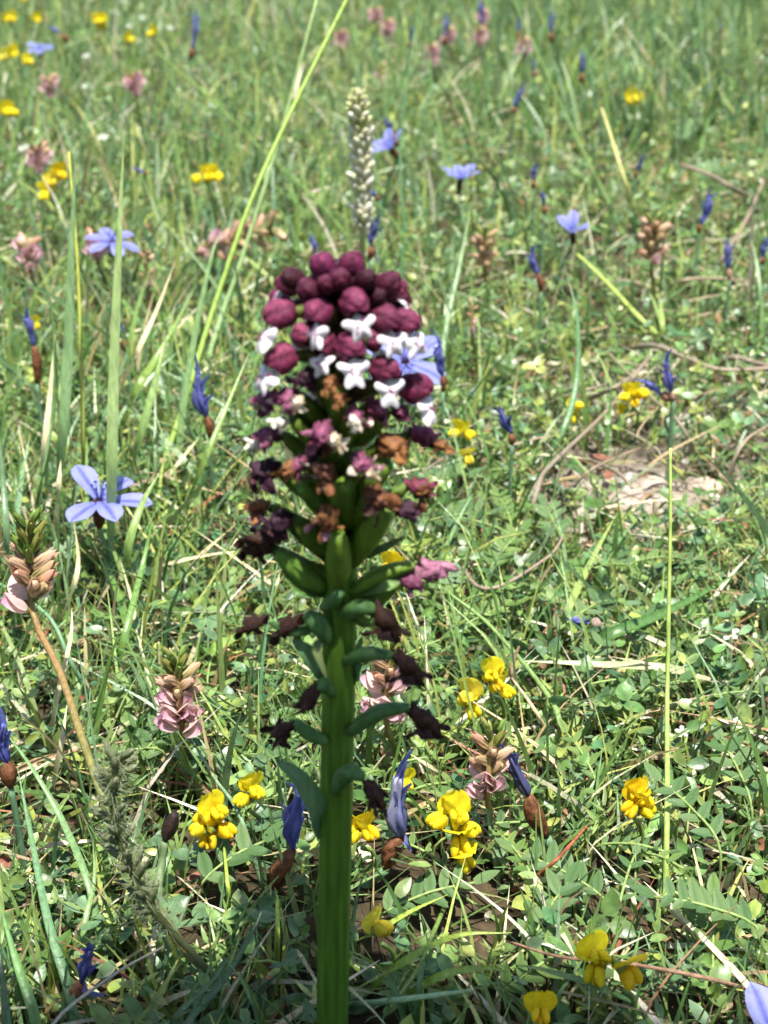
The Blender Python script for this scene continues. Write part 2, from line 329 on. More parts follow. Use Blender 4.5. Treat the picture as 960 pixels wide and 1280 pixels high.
pod([(428, 768, .002), (448, 760, .004), (470, 762, .004)], 22, DG, 'sepia', (482, 775), 1.15)
pod([(432, 826, .002), (458, 818, .004), (490, 820, .004)], 19, DG, 'sepia', (510, 832), 1.1)
pod([(436, 916, .002), (470, 892, .003), (512, 884, .003)], 21, DG, 'sepia', (530, 899), 1.15)
pod([(420, 988, .002), (434, 966, .005), (455, 972, .006)], 22, DG, 'sepia', (468, 991), .95)
pod([(416, 866, .002), (405, 856, .004), (398, 864, .005)], 20, DG, 'sepia', (390, 872), .9)
pod([(408, 926, .002), (388, 918, .003), (368, 902, .003)], 18, DG, 'sepia', (354, 912), .85)
pod([(410, 800, .002), (398, 780, .003), (382, 766, .003)], 25, DG, 'sepia', (362, 782), 1.0)
pod([(408, 775, .001), (370, 790, .003), (338, 778, .003)], 12, DG, 'sepia', (318, 780), .95)
pod([(404, 760, .001), (418, 748, .004), (428, 738, .004)], 18, DG, None)
def bract(pts, wpx, c, side=None):
    q = [P(u, v, OR_Y - d) for u, v, d in pts]; s = pxm(q[0]); ww = wpx / s
    MB().strip(bez(q, 12), lambda t: ww * LANCE(t * .97), lambda t: mix(c, L('#6b4a5a'), max(0, t - .8) * 1.5), side, .35).build('bract', m_orchid_green, orchid, OB)
bract([(404, 1046, 0), (396, 1010, .002), (372, 972, .003), (346, 952, .003)], 27, L('#5f8a5a'))
bract([(406, 850, 0), (388, 822, .002), (366, 800, .002)], 26, L('#64905c'))
bract([(438, 860, -.001), (446, 830, .001), (450, 800, .002)], 16, L('#64905c'))
bract([(440, 770, 0), (458, 780, .002), (474, 776, .003)], 16, L('#7fa24a'))
bract([(408, 742, 0), (378, 735, .002), (352, 712, .003)], 24, L('#5f8438'))
bract([(404, 800, 0), (396, 812, .003), (408, 848, .004)], 12, L('#a8b46a'))
bract([(440, 702, 0), (470, 690, .002), (505, 672, .002)], 14, L('#5f7a48'))
bract([(406, 700, 0), (372, 668, .002), (352, 640, .002)], 16, L('#5f7a48'))
bract([(444, 742, 0), (478, 735, .003), (500, 728, .003)], 18, L('#7d9f56'))
for a0 in range(4):                                      # the small leaf rosette at the foot of the stem
    a = R(205 + a0 * 43); d = V((math.cos(a), math.sin(a), 0)); b0 = OB + V((0, 0, .001))
    MB().strip(bez([b0, b0 + d * .010 + V((0, 0, .006)), b0 + d * .024 + V((0, 0, .004))], 9), lambda t: .007 * LANCE(t), L('#6d9450'), None, .3).build('leaf', m_leaf, orchid, OB)

# ---------------------------------------------------------------- blue rush-lilies
BLUE, LIL, WOOD = L('#7880d6'), L('#a3a6e8'), L('#6b3a20')
def pet_col(t, q): return mix(mix(BLUE, LIL, min(1, .3 + t)), L('#4a4fb0'), .75 if abs(q) < .12 else 0)
def petal_mesh(curl): return MB().petal(None, .0125, .0062, SPOON, pet_col, curl, .18, 9, 7, 0, .012).mesh('petal', m_petal)
pet_me = [petal_mesh(c) for c in (-.35, -.55, -.15)]
stam = MB()
for k in range(6):
    a = k * 1.047; d = V((math.cos(a), math.sin(a), 0)); stam.tube(bez([V(), d * .0010 + V((0, 0, .003)), d * .0018 + V((0, 0, .005))], 4), .00016, L('#8088c8'), 4)
    stam.blob(M.Translation(d * .0018 + V((0, 0, .0051))), (.0005, .0003, .0003), L('#4a568c'), 4, 6)
stam_me = stam.mesh('stamens', m_petal)
def cup_mesh(c): return MB().tube([V((0, 0, -.0075)), V((0, 0, -.006)), V((0, 0, -.003)), V((0, 0, 0)), V((0, 0, .001))], lambda t: .0006 + .0011 * math.sin(math.pi * min(.8, t * .8)), lambda t, a: mix(c, L('#3a1c10'), .5 + .5 * math.cos(3 * a)), 10, None, .08, 5).mesh('bract_cup', m_dry)
cup_me = cup_mesh(WOOD)
def rush_stem(root, base, top, lean=V((0, 0, 0)), r=.0006, c=None):
    mid = base.lerp(top, .5) + lean; c = c or L('#6f9470')
    MB().tube(bez([base - V((0, 0, .002)), mid, top], 12), lambda t: r * (1.1 - .25 * t), vary(c, .12), 7).build('stem', m_stem, root, base)
def gp(u, v): q = G(u, v); return ground(q.x, q.y)
def base_near(p, du=0.0, dv=0.0):
    return ground(p.x + du, p.y + dv)
def open_flower(u, v, h, axis, scale, label, spin=0.0, skip=(), opens=.15, dbase=(0, 0), name='blue_lily', grp=None, y=None):
    c = P(u, v, y) if y else G(u, v, h); base = base_near(c, *dbase); ax = V(axis).normalized()
    root = thing(name, label, 'flower', base, grp); clear(c, .008)
    scale *= .82 if c.y > .5 else 1; F = frame(c, ax.cross(V((.9, .1, .2))).normalized(), ax, scale)   # local z = flower axis
    for k in range(6):
        if k in skip: continue
        m = F @ M.Rotation(k * math.pi / 3 + spin + random.uniform(-.12, .12), 4, 'Z') @ M.Rotation(opens + random.uniform(-.15, .15), 4, 'X') @ M.Translation((0, .0007, .0004 if k % 2 else 0))
        link('petal', random.choice(pet_me), root, LOC(base, m))
    link('stamens', stam_me, root, LOC(base, F)); link('bract_cup', cup_me, root, LOC(base, F @ M.Translation((0, 0, -.0002))))
    rush_stem(root, base, c - ax * .0072 * scale, r=.0006 * max(.8, scale))
G_OPEN = 'open blue lily flowers in the sward'
open_flower(124, 628, .028, (.10, -.20, 1), .92, 'wide open pale blue six-petalled flower beside the green grass blades', .35, (1,), .30, (.003, .004))
open_flower(140, 303, .032, (.1, -.25, 1), .95, 'open blue flower growing against a pink sainfoin head behind tall pale blade', .2, (), .1, (.01, .01), grp=None)
open_flower(50, 62, .03, (0, -.3, 1), .95, 'open blue flower beyond the yellow vetch flowers in the far grass', .0, (), .25, (0, .02))
open_flower(490, 187, .036, (-.5, -.1, .7), 1.05, 'violet blue flower lying tilted beside the pale seed spike', .5, (2,), .65, (.02, .01))
open_flower(575, 225, .026, (.1, -.1, 1), .95, 'pale blue flower seen from the side on a straight green stalk', .1, (), .62, (.004, -.02))
open_flower(716, 292, .026, (-.1, -.4, .9), .85, 'half-open blue flower with upright petals among the grass on the right', .7, (4, 1), .95, (-.008, .01))
open_flower(506, 452, .030, (.15, -.7, .7), 1.0, 'lilac blue flower peeping out from behind the maroon orchid flowers', .9, (), .15, (.0, .02))
open_flower(974, 1335, .0, (.3, -.35, .9), .95, 'deep blue flower low in the shade beside the pinnate leaves', .2, (), .5, (.004, .004), y=.182)
# withered ones: brown bract spindle, crumpled petals
def spindle(a, b, r, c, c2, name, mat, root, base, n=9, ridge=.12, pw=.8, bend=V(), crush=0.0):
    w1, w2 = random.uniform(5, 11), random.uniform(0, 6)
    return MB().tube(bez([a, a.lerp(b, .5) + bend, b], n), lambda t: r * max(.14, math.sin(math.pi * (.06 + .86 * t)) ** pw) * (1 + crush * math.sin(w1 * t + w2)),
                     lambda t, q: mix(mix(c, c2, min(1, max(0, t + .25 * math.sin(4 * q + w2)))), (.02, .015, .02), .3 * (.5 + .5 * math.cos(5 * q + 6 * t))), 16, None, ridge, 4).build(name, mat, root, base)
def wilted(u0, v0, u1, v1, u2, v2, label=None, h=.026, y=None, grp=None, pc=None, bc=None, bw=None, stem=None, droop=False, pale=False, basexy=None):
    q = G(u0, v0, h); y = y or q.y; a, b, c = P(u0, v0, y), P(u1, v1, y), P(u2, v2, y - .001)
    if a.z < .010: y = G(u0, v0, .010).y; a, b, c = P(u0, v0, y), P(u1, v1, y), P(u2, v2, y - .001)
    base = (ground(basexy[0], basexy[1]) if basexy else ground(a.x - (b.x - a.x) * .5, a.y + .004)); s = pxm(a)
    root = thing('withered_lily', label, 'withered flower', base, grp)
    bl = (b - a).length; r = (bw / s / 2) if bw else max(.0011, bl * .16)
    spindle(a, b, r, bc or WOOD, mix(bc or WOOD, L('#a87850'), .4), 'bract', m_dry, root, base, bend=V((random.uniform(-.1, .1) * bl, 0, random.uniform(0, .1) * bl)))
    pc = mix(pc or L('#5f66bc'), L('#8f94d0'), .25); pl = (c - b).length
    o = spindle(b, c, max(.0006, min(.0012, pl * .095)), pc, L('#d4d4e6') if pale else mix(pc, LIL, .5), 'petals', m_petal, root, base, 15, .5, .6, V((random.uniform(-.14, .14) * pl, 0, 0)), .3); clear(a, .005)
    for k in range(5):
        d = (c - b).normalized(); e = b.lerp(c, .15 + .2 * k); sd = V((random.uniform(-1, 1), -.3, random.uniform(-.3, .6)))
        MB().strip(bez([e, e + d * pl * .25 + sd * pl * .1, e + d * pl * .4 + sd * pl * .3], 6), lambda t: .0014 * (1 - .6 * t), vary(mix(pc, LIL, random.uniform(0, .4)), .1), None, .5, 1.5).build('petal_tip', m_petal, root, base)
    if droop:
        MB().strip(bez([b, b + V((.001, -.0006, -.001)), P(*droop, y - .001)], 7), lambda t: .0013 * (1 - .3 * t), mix(pc, LIL, .3), None, .5, 1.8).build('petal_tip', m_petal, root, base)
    if stem:
        pts = [a] + [PP(su, sv, sy, .002) for su, sv, sy in stem]; pts[-1].z = float(gz(pts[-1].x, pts[-1].y)) - .001 if pts[-1].z < .004 or not basexy else pts[-1].z
        MB().tube(bez(pts, 18), .00075, lambda t, q: mix(L('#6f9470'), L('#7d9a58'), t), 8).build('stem', m_stem, root, base)
    else: rush_stem(root, base, a, r=.0006)
b0 = P(310, 1225, .21)
wilted(343, 1112, 367, 1062, 373, 995, 'withered blue flower with brown bract close against the left side of orchid stem', y=.226, bw=24, stem=[(318, 1160, .224), (290, 1215, .222), (268, 1262, .222)], basexy=(-.02, .222))
wilted(482, 1087, 503, 1046, 497, 972, 'withered whitish blue flower with brown bract close against the right side of orchid stem', y=.226, bw=22, pale=True, pc=L('#6f76b8'), droop=(514, 1064), stem=[(455, 1110, .228), (415, 1150, .235), (360, 1182, .236), (300, 1192, .232)], basexy=(-.02, .232))
wilted(684, 1047, 660, 993, 634, 942, 'withered blue-black flower with glossy brown bract on a slanting green stalk', y=.232, bw=22, pc=L('#33365e'), stem=[(700, 1085, .231), (745, 1165, .226), (790, 1240, .22), (812, 1300, .216)], basexy=(.0355, .216))
wilted(86, 1258, 101, 1228, 112, 1188, 'withered deep violet flower low in the shade beside a grey straw', y=.205, bw=20, pc=L('#3d3396'), droop=(130, 1244))
wilted(14, 985, 9, 952, 4, 905, 'closed blue flower bud above a dark brown bract near the sainfoin', y=.235, bw=20, pc=L('#5560c8'))
wilted(262, 548, 258, 520, 247, 468, 'withered blue flower beside the tall yellow-green grass stalk', bw=12)
wilted(46, 480, 42, 432, 34, 398, 'withered blue flower next to a small yellow vetch flower', bw=12)
wilted(158, 440, 153, 424, 146, 402, 'small withered blue flower beside the tall pale grass blade', bw=11)
wilted(640, 556, 640, 542, 626, 515, 'dark blue withered flower with forked petals beside yellow vetch', bw=10, pc=L('#2f3a90'), stem=None)
wilted(840, 500, 826, 493, 806, 478, 'pinkish withered flower lying sideways beside the yellow vetch and twigs', bw=12, bc=L('#b98a70'))
wilted(842, 502, 839, 490, 832, 452, 'upright violet withered flower over the dead twigs', bw=8, bc=L('#b08a78'))
wilted(676, 365, 672, 342, 665, 315, 'withered blue flower between open flower and orange sainfoin head', bw=9)
wilted(554, 490, 553, 468, 550, 430, 'violet withered bud beside the orchid on its right', bw=9, pc=L('#5a5fc0'))
wilted(462, 325, 464, 308, 470, 278, 'curled deep blue withered flower above the orchid buds', bw=10, pc=L('#3f4796'), droop=(474, 330))
wilted(395, 332, 394, 320, 391, 300, 'blue flower bud just behind the topmost orchid buds', bw=9, pc=L('#6068c8'))
wilted(752, 782, 738, 778, 714, 775, 'withered flower with a pale whitish bract lying by the broad dark blade', bw=14, bc=L('#c9b3a6'), h=.012)
wilted(912, 350, 911, 335, 910, 308, 'blue withered flower above the curved grey twig', bw=8, bc=L('#c09a84'))
wilted(952, 330, 953, 322, 957, 302, 'small blue withered flower at the end of the grey twig litter', bw=8)
wilted(794, 224, 797, 214, 803, 198, 'violet withered bud in far grass between two grass stalks', bw=6)
wilted(874, 292, 876, 280, 885, 246, 'violet withered flower with a whitish petal beside round grey-green leaves', bw=8, pc=L('#5a60c4'))
FARW = 'small blue withered flowers in the far grass'
for a in [(690, 55, 690, 40, 690, 18), (650, 50, 650, 40, 648, 26), (556, 58, 556, 45, 558, 22), (604, 45, 602, 30, 600, 5), (726, 105, 726, 92, 728, 68), (668, 96, 668, 90, 667, 78), (641, 142, 643, 134, 652, 112),
          (680, 268, 679, 258, 678, 242), (668, 236, 667, 226, 668, 210), (514, 62, 514, 52, 516, 38), (188, 218, 180, 215, 168, 211), (86, 52, 76, 44, 62, 34), (239, 75, 241, 60, 245, 20), (498, 184, 490, 165, 482, 150), (900, 38, 900, 42, 900, 28), (475, 250, 470, 246, 462, 238)]:
    wilted(*a, label='small blue withered flower on a thin stalk in the far grass', grp=FARW, bw=8, h=.03)
# brown capsules without petals
def capsule(u0, v0, u1, v1, y, label, c, wpx, stem):
    a, b = P(u0, v0, y), P(u1, v1, y); base = ground(P(*stem[-1]).x, P(*stem[-1]).y); root = thing('seed_capsule', label, 'seed capsule', base)
    spindle(a, b, wpx / pxm(a) / 2, c, mix(c, (.02, .02, .02), .5), 'capsule', m_dry, root, base)
    pts = [a] + [P(*s) for s in stem]; pts[-1] = base - V((0, 0, .001)); MB().tube(bez(pts, 12), .0007, L('#6f8458'), 7).build('stem', m_stem, root, base)
capsule(206, 1052, 219, 1015, .215, 'dark brown pointed seed capsule beside the hairy dark spike', L('#3a2418'), 18, [(202, 1080, .214), (196, 1130, .21), (190, 1190, .205)])
capsule(574, 1236, 612, 1230, .208, 'dark brown seed capsule lying flat at the end of a green stalk', L('#3a2414'), 17, [(545, 1243, .205), (480, 1252, .20), (440, 1262, .2)])

# ---------------------------------------------------------------- yellow vetch
YC, YO = L('#fdea30'), L('#fad826')
def ycol(c): return lambda t, q: mix(mix(c, L('#e09a10'), .3 if t < .2 else 0), (c[0] * .9, c[1] * .8, c[2]), .4 if abs(q) < .1 else 0)
YM = {}
for key, c in (('y', YC), ('o', YO), ('l', L('#f4e04a'))):
    YM[key] = (MB().petal(M.Translation((0, -.0004, 0)) @ M.Rotation(R(74), 4, 'X'), .0062, .0068, ROUND, ycol(c), -.5, .22, 9, 9, 0, .035).mesh('flower', m_petal),
               MB().blob(M.Translation((-.0009, .0021, .0004)) @ M.Rotation(R(14), 4, 'Z'), (.0008, .0021, .0016), lambda n: mix(c, mix(c, L('#e89a10'), .5), max(0, -n.y)), 9, 12, lambda n: 1 + .1 * math.sin(4 * n.y + 3 * n.z)).mesh('wing_petal', m_petal),
               MB().blob(M.Translation((0, .0018, -.0006)), (.0007, .0022, .0010), mix(c, L('#c8a020'), .5), 7, 8).mesh('keel', m_petal))
cal_me = MB().tube([V((0, -.0028, -.0003)), V((0, -.0012, 0)), V((0, .0006, .0002))], lambda t: .0005 + .0009 * t, L('#7f8f40'), 8).mesh('calyx', m_stem)
def vetch(u, v, label, flowers, h=.018, y=None, grp=None, base=None, cup='y'):
    """flowers: (du, dv, size, yaw, pitch, colour) in pixels from (u, v)"""
    c = G(u, v, max(h, .017) if v > 320 else .030); clear(c, .008); b = ground(c.x + (base[0] if base else .002), c.y + (base[1] if base else .006)); root = thing('yellow_vetch', label, 'flower', b, grp)
    top = c + V((0, .002, -.004)); MB().tube(bez([b - V((0, 0, .001)), b.lerp(top, .55) + V((.001, 0, .002)), top], 9), .00042, L('#7f9a4c'), 6).build('stalk', m_stem, root, b)
    for (du, dv, sz, yaw, pit, k) in flowers:
        p = P(u + du, v + dv, c.y - random.uniform(0, .002)); fw = V((math.sin(R(yaw)), -math.cos(R(yaw)), math.sin(R(pit))))
        m = frame(p - fw * .0012, fw, (random.uniform(-.3, .3), 0, 1), sz * (.82 if c.y < .6 else 1.15)); st, wg, ke = YM[k]
        o = link('flower', st, root, LOC(b, m))
        link('wing_petal', wg, o, M.Rotation(random.uniform(-.2, .1), 4, 'X')); link('wing_petal', wg, o, M.Diagonal((-1, 1, 1, 1)) @ M.Rotation(random.uniform(-.2, .1), 4, 'X'))
        link('keel', ke, o, M()); link('calyx', cal_me, o, M())
vetch(568, 1045, 'cluster of bright yellow pea flowers, largest one, on a green stalk right of orchid stem', [(-18, -18, 1.0, -60, 20, 'y'), (4, -22, 1.0, 20, 50, 'y'), (18, -8, .9, 60, 10, 'y'), (6, 8, 1.1, 10, -30, 'y'), (12, 32, .95, 50, -35, 'y')], y=.245)
vetch(266, 1034, 'dense cluster of orange-yellow pea flowers beside round clover leaves', [(-10, -8, .95, -40, 30, 'o'), (8, -16, .9, 30, 40, 'y'), (-4, 14, 1.0, -10, -10, 'o'), (14, 6, .95, 60, 10, 'o'), (-18, 4, .8, -70, 10, 'y')], y=.248)
vetch(311, 997, 'two yellow pea flowers just above the dense orange-yellow cluster', [(-7, 4, .85, -40, 10, 'y'), (8, -5, .85, 40, 20, 'y')], y=.27)
vetch(452, 1043, 'pair of yellow pea flowers touching the right edge of orchid stem', [(-10, 2, .85, -50, 10, 'y'), (8, -1, .9, 35, 15, 'o')], y=.248)
vetch(588, 880, 'single yellow pea flower with two lobes on a curved green stalk', [(-4, -6, .95, -30, 20, 'l'), (2, 8, .9, 30, -20, 'y')], y=.30)
vetch(622, 856, 'yellow pea flowers in a row beside dry brown twig', [(-6, -10, .85, -20, 30, 'y'), (-2, 0, .8, 30, 0, 'o'), (9, 9, .95, 40, 10, 'y')], y=.31)
vetch(492, 713, 'orange-yellow flower half hidden behind an orchid seed pod', [(-6, 0, 1.0, -30, 20, 'o'), (10, 4, .9, 40, 10, 'y')], y=.36)
vetch(577, 545, 'pair of yellow flowers next to the orchid beside blue withered lily', [(-8, -3, .9, -40, 20, 'y'), (9, -1, .9, 40, 20, 'y')], h=.014)
vetch(585, 574, 'single pale yellow flower hanging under the yellow pair', [(0, 0, .85, 20, -10, 'l')], h=.012)
vetch(793, 495, 'yellow flower head among dead grey twigs', [(-10, 2, 1.0, -50, 20, 'y'), (8, -2, 1.1, 50, 20, 'y'), (0, 8, .9, 0, -20, 'o'), (-17, 20, .6, -30, 0, 'y')], h=.015)
vetch(720, 512, 'small upright yellow flower beside the pale slanting twig', [(2, -4, .9, 60, 40, 'y'), (-4, 12, .7, -40, -20, 'y')], h=.014)
vetch(797, 1006, 'orange-yellow flower cluster low in the green leaves by thin grass stalk', [(-8, 6, .9, -40, 10, 'o'), (6, -4, .95, 30, 30, 'o'), (10, 8, .85, 60, 0, 'y'), (-2, -10, .7, 0, 40, 'o')], y=.262)
vetch(750, 1207, 'tall yellow flower with drooping wings crossed by a brown twig', [(0, -8, .9, 10, 40, 'y'), (-4, 8, 1.0, -30, -30, 'y')], y=.212)
vetch(785, 1220, 'orange-yellow flower behind the slanting lily stalk', [(0, 0, .95, 40, -20, 'o')], y=.212)
vetch(478, 1163, 'folded pale yellow flower lying in leaves right of orchid stem', [(0, 0, .85, 60, 30, 'l')], y=.224)
vetch(675, 1272, 'orange-yellow flower low in the shade between leaves', [(0, 0, .85, 0, 30, 'o')], y=.197)
vetch(508, 982, 'small yellow flower behind the whitish withered lily', [(0, 0, .7, 20, 20, 'y')], y=.27)
vetch(258, 223, 'yellow flower head alone in far grass', [(-9, 2, 1.0, -50, 20, 'y'), (3, 0, 1.0, 10, 30, 'y'), (12, -1, .95, 60, 10, 'y')], h=.02)
vetch(62, 236, 'yellow flowers under a pink sainfoin head', [(-4, 8, 1.0, -20, 0, 'y'), (2, -6, .9, 20, 30, 'l'), (13, -16, .95, 40, 10, 'o')], h=.02)
vetch(45, 408, 'tiny yellow flower next to the withered blue lily', [(0, 0, .85, 20, 10, 'y')], h=.018)
vetch(187, 352, 'tiny yellow flower under a faded sainfoin head', [(0, 2, .6, 20, 10, 'o')], h=.012)
FARY = 'small yellow flowers in the far grass'
for u, v, k in [(12, 20, 3), (30, 0, 2), (48, 32, 1), (127, 32, 4), (165, 50, 1), (196, 46, 1), (40, 75, 1), (12, 137, 2), (790, 128, 2), (24, 73, 1), (2, 68, 1)]:
    vetch(u, v, 'small yellow flower head in the far grass', [(random.uniform(-7, 7), random.uniform(-6, 6), 1.1, random.uniform(-60, 60), random.uniform(0, 40), 'y') for _ in range(k)], h=.022, grp=FARY)

# ---------------------------------------------------------------- pink sainfoin
PKL, PKD, CAL = L('#e2aab0'), L('#c0527a'), L('#b5764c')
def shellcol(n):
    a = math.atan2(n.x, n.z); st = max(0, math.cos(13 * a)) ** 4; c = mix(L('#f4e4d6'), L('#eab4b4'), min(1, .35 + .6 * abs(n.x) + .25 * n.y)); c = mix(c, L('#c25a84'), .4 * st * (.5 + .5 * n.z)); return mix(c, L('#b884bc'), max(0, n.y - .5) * 1.1)
def sepals(b, c1, c2, Ln=.0046, W=.0017, n=5, sp=.0006, curl=.35):
    for k in range(n):
        m = M.Rotation(k * 2 * math.pi / n, 4, 'Y') @ M.Translation((0, -.0004, sp)) @ M.Rotation(R(10), 4, 'X')
        b.petal(m, Ln * (1 + .12 * math.sin(k * 2.3)), W, LANCE, lambda t, q: mix(mix(c1, c2, min(1, t * 1.3)), (c1[0] * .6, c1[1] * .6, c1[2] * .5), .5 if abs(q) > .9 or abs(q) < .1 else 0), -curl, -.35, 7, 5)
san_flower = []
for sd in range(3):
    rs = random.Random(sd + 3); pale = L('#f3e2d6'); rim = L(['#f0c0bc', '#f2cec2', '#ecb4c0'][sd]); b = MB()
    def ban(t, q): return mix(mix(mix(pale, rim, min(1, .15 + .5 * t + .35 * abs(q))), L('#bf557f'), .35 * (max(0, math.cos(11 * q)) ** 5) * (t > .15)), L('#c08abc'), max(0, t - .85) * 2)
    b.petal(M.Translation((0, .0004, .0010)) @ M.Rotation(R(34 + 6 * sd), 4, 'X'), .0074, .0066, ROUND, ban, -.75, 0, 11, 17, -.62, .012)      # banner folded over the keel
    for q_ in (-1, 1): b.petal(M.Translation((q_ * .0005, .0006, .0002)) @ M.Rotation(q_ * R(58), 4, 'Y') @ M.Rotation(R(6), 4, 'X'), .0070, .0038, ROUND, lambda t, q: mix(L('#f2d4cc'), L('#d8a0bc'), t * t), -.2, .35, 8, 6, 0, .02)
    sepals(b, L('#a8a860'), L('#c89878'), .0036); san_flower.append(b.mesh('flower', m_petal))
def calyx_mesh(c1, c2, nm, k=1.0):
    b = MB(); b.blob(M.Translation((0, .0015, 0)), (.0008, .0022, .0008), mix(c1, c2, .4), 7, 8, lambda n: 1 - .3 * abs(n.y) ** 3); sepals(b, c1, c2, .0048 * k, .0016); sepals(b, c1, c2, .0036 * k, .0012, 3, .0003, .2); return b.mesh(nm, m_leaf)
cal_b = [calyx_mesh(L('#b4b878'), L('#e0b490'), 'calyx', .85), calyx_mesh(L('#ccae84'), L('#ecc4a8'), 'calyx', .85), calyx_mesh(L('#c0b078'), L('#e8a896'), 'calyx', .85)]
bud_b = [calyx_mesh(L('#6f8f3c'), L('#8fa850'), 'flower_bud'), calyx_mesh(L('#7f9a40'), L('#a8a058'), 'flower_bud')]
def sainfoin(u, v, label, sc, nfl, ncal, nbud, h=.03, y=None, axis=(0, 0, 1), stem=None, grp=None, yaws=None, base=None, length=.02, hairy=False):
    """(u, v): the middle of the head"""
    c = PP(u, v, y, .027) if y else G(u, v, h); ax = V(axis).normalized(); clear(c, .008); Ln = length * sc; lo = c - ax * Ln * .45
    b = ground(*base) if base else ground(c.x - ax.x * .01, c.y + .006); root = thing('sainfoin', label, 'flower', b, grp)
    pts = ([PP(*s) for s in stem] if stem else [b.lerp(lo, .5) + V((.002, 0, 0))]); pts = [b - V((0, 0, .001))] + pts + [lo, lo + ax * Ln]
    MB().tube(bez(pts, 22), lambda t: (.00085 if sc > .9 else .0007) * (1 - .35 * t), lambda t, a: mix(L('#6f7a3c'), L('#94764a'), .5 + .5 * math.sin(9 * t + 1)), 8).build('stem', m_stem, root, b)
    tot = nfl + ncal + nbud; side = ax.cross(V((0, 1, 0))).normalized(); fr = side.cross(ax)
    for i in range(tot):
        t = i / max(1, tot - 1); a = (yaws[i] if yaws and i < len(yaws) else i * 2.4 + .3); q = lo + ax * Ln * (t ** .9)
        d = -side * math.sin(a) + (-fr if fr.y > 0 else fr) * math.cos(a)
        if i < nfl: me, el, s2, nm = random.choice(san_flower), random.uniform(.1, .8) + (.25 if c.y > .5 else 0) + .5 * i / tot, .72 * random.uniform(.75, 1.1), 'flower'
        elif i < nfl + ncal: me, el, s2, nm = random.choice(cal_b), .75, 1.15, 'calyx'
        else: me, el, s2, nm = random.choice(bud_b), 1.5, .85 - .3 * (i - nfl - ncal) / max(1, nbud), 'flower_bud'
        link(nm, me, root, LOC(b, frame(q + d * .0008 * sc, d + ax * (el + random.uniform(-.15, .15)), ax, s2 * sc)))
    return root, b
sainfoin(38, 712, 'pink sainfoin head with one large striped flower on a long hairy leaning stem', 1.12, 4, 9, 12, y=.262, axis=(.02, .12, 1), length=.015, yaws=[-1.0, -2.4, 2.6, 3.4, .9, .4, 1.4, -.5, 1.5],
         stem=[(285, 1245, .195), (215, 1165, .20), (150, 1050, .212), (105, 930, .228), (75, 840, .245)], base=(-.017, .188))
sainfoin(224, 872, 'pink sainfoin head with pale striped flowers and green tip on a leaning stalk', .95, 11, 9, 9, y=.305, axis=(-.05, .1, 1), length=.015, yaws=[.8, -1.3, -.7, 1.3, .2, -.5, .5], stem=[(262, 1000, .285), (240, 950, .297)], base=(-.024, .272))
sainfoin(485, 858, 'pink sainfoin head just behind the orchid stem on the right side', .9, 9, 7, 6, y=.318, axis=(.05, .1, 1), length=.016, yaws=[1.0, -.9, .5, -1.4])
sainfoin(612, 958, 'brownish pink sainfoin head with a few violet petals on a reddish stalk', .85, 7, 9, 6, y=.282, axis=(.05, .15, 1), length=.015, yaws=[-1.4, -1.1, .6, -.2], stem=[(622, 1080, .258), (617, 1020, .272)], base=(.0165, .248))
sainfoin(168, 108, 'rosy sainfoin head standing alone in the far grass', 1.3, 9, 6, 3, length=.009, h=.035)
sainfoin(62, 112, 'faded pink sainfoin head beside a withered blue flower in far grass', 1.2, 8, 4, 0, length=.009, h=.028)
sainfoin(48, 202, 'pink sainfoin head directly above yellow flowers', 1.25, 10, 5, 2, length=.009, h=.032)
sainfoin(120, 310, 'brownish pink sainfoin head against the open blue flower', 1.05, 7, 6, 2, length=.009, h=.028)
sainfoin(36, 322, 'pale pink sainfoin head on the left under the dark blade', 1.1, 9, 4, 0, length=.009, h=.028)
sainfoin(184, 336, 'faded orange sainfoin head over a tiny yellow flower', .75, 1, 8, 2, h=.022)
sainfoin(290, 300, 'broad withered reddish sainfoin head fallen over in the grass', 1.5, 3, 14, 0, h=.03, axis=(.9, -.1, .3))
sainfoin(605, 313, 'orange-brown sainfoin calyx head without petals', 1.15, 0, 12, 3, length=.011, h=.03)
sainfoin(816, 305, 'buff brown seeded sainfoin head on brown stalk beside grass stalks', 1.3, 1, 13, 3, length=.012, h=.034)
sainfoin(590, 398, 'tiny pink sainfoin bud head on slender stalk right of orchid', .45, 2, 3, 0, h=.03)
sainfoin(475, 95, 'pale pink sainfoin head just beside the tip of pale seed spike', .9, 3, 4, 0, length=.012, h=.03)
FARS = 'small faded pink sainfoin heads in the far grass'
for u, v in [(426, 52), (485, 38), (562, 48), (600, 48), (655, 62), (470, 22), (604, 25), (540, 70)]:
    sainfoin(u, v, 'small faded pink sainfoin head in the far grass', 1.2, 9, 6, 1, length=.009, h=.03, grp=FARS)
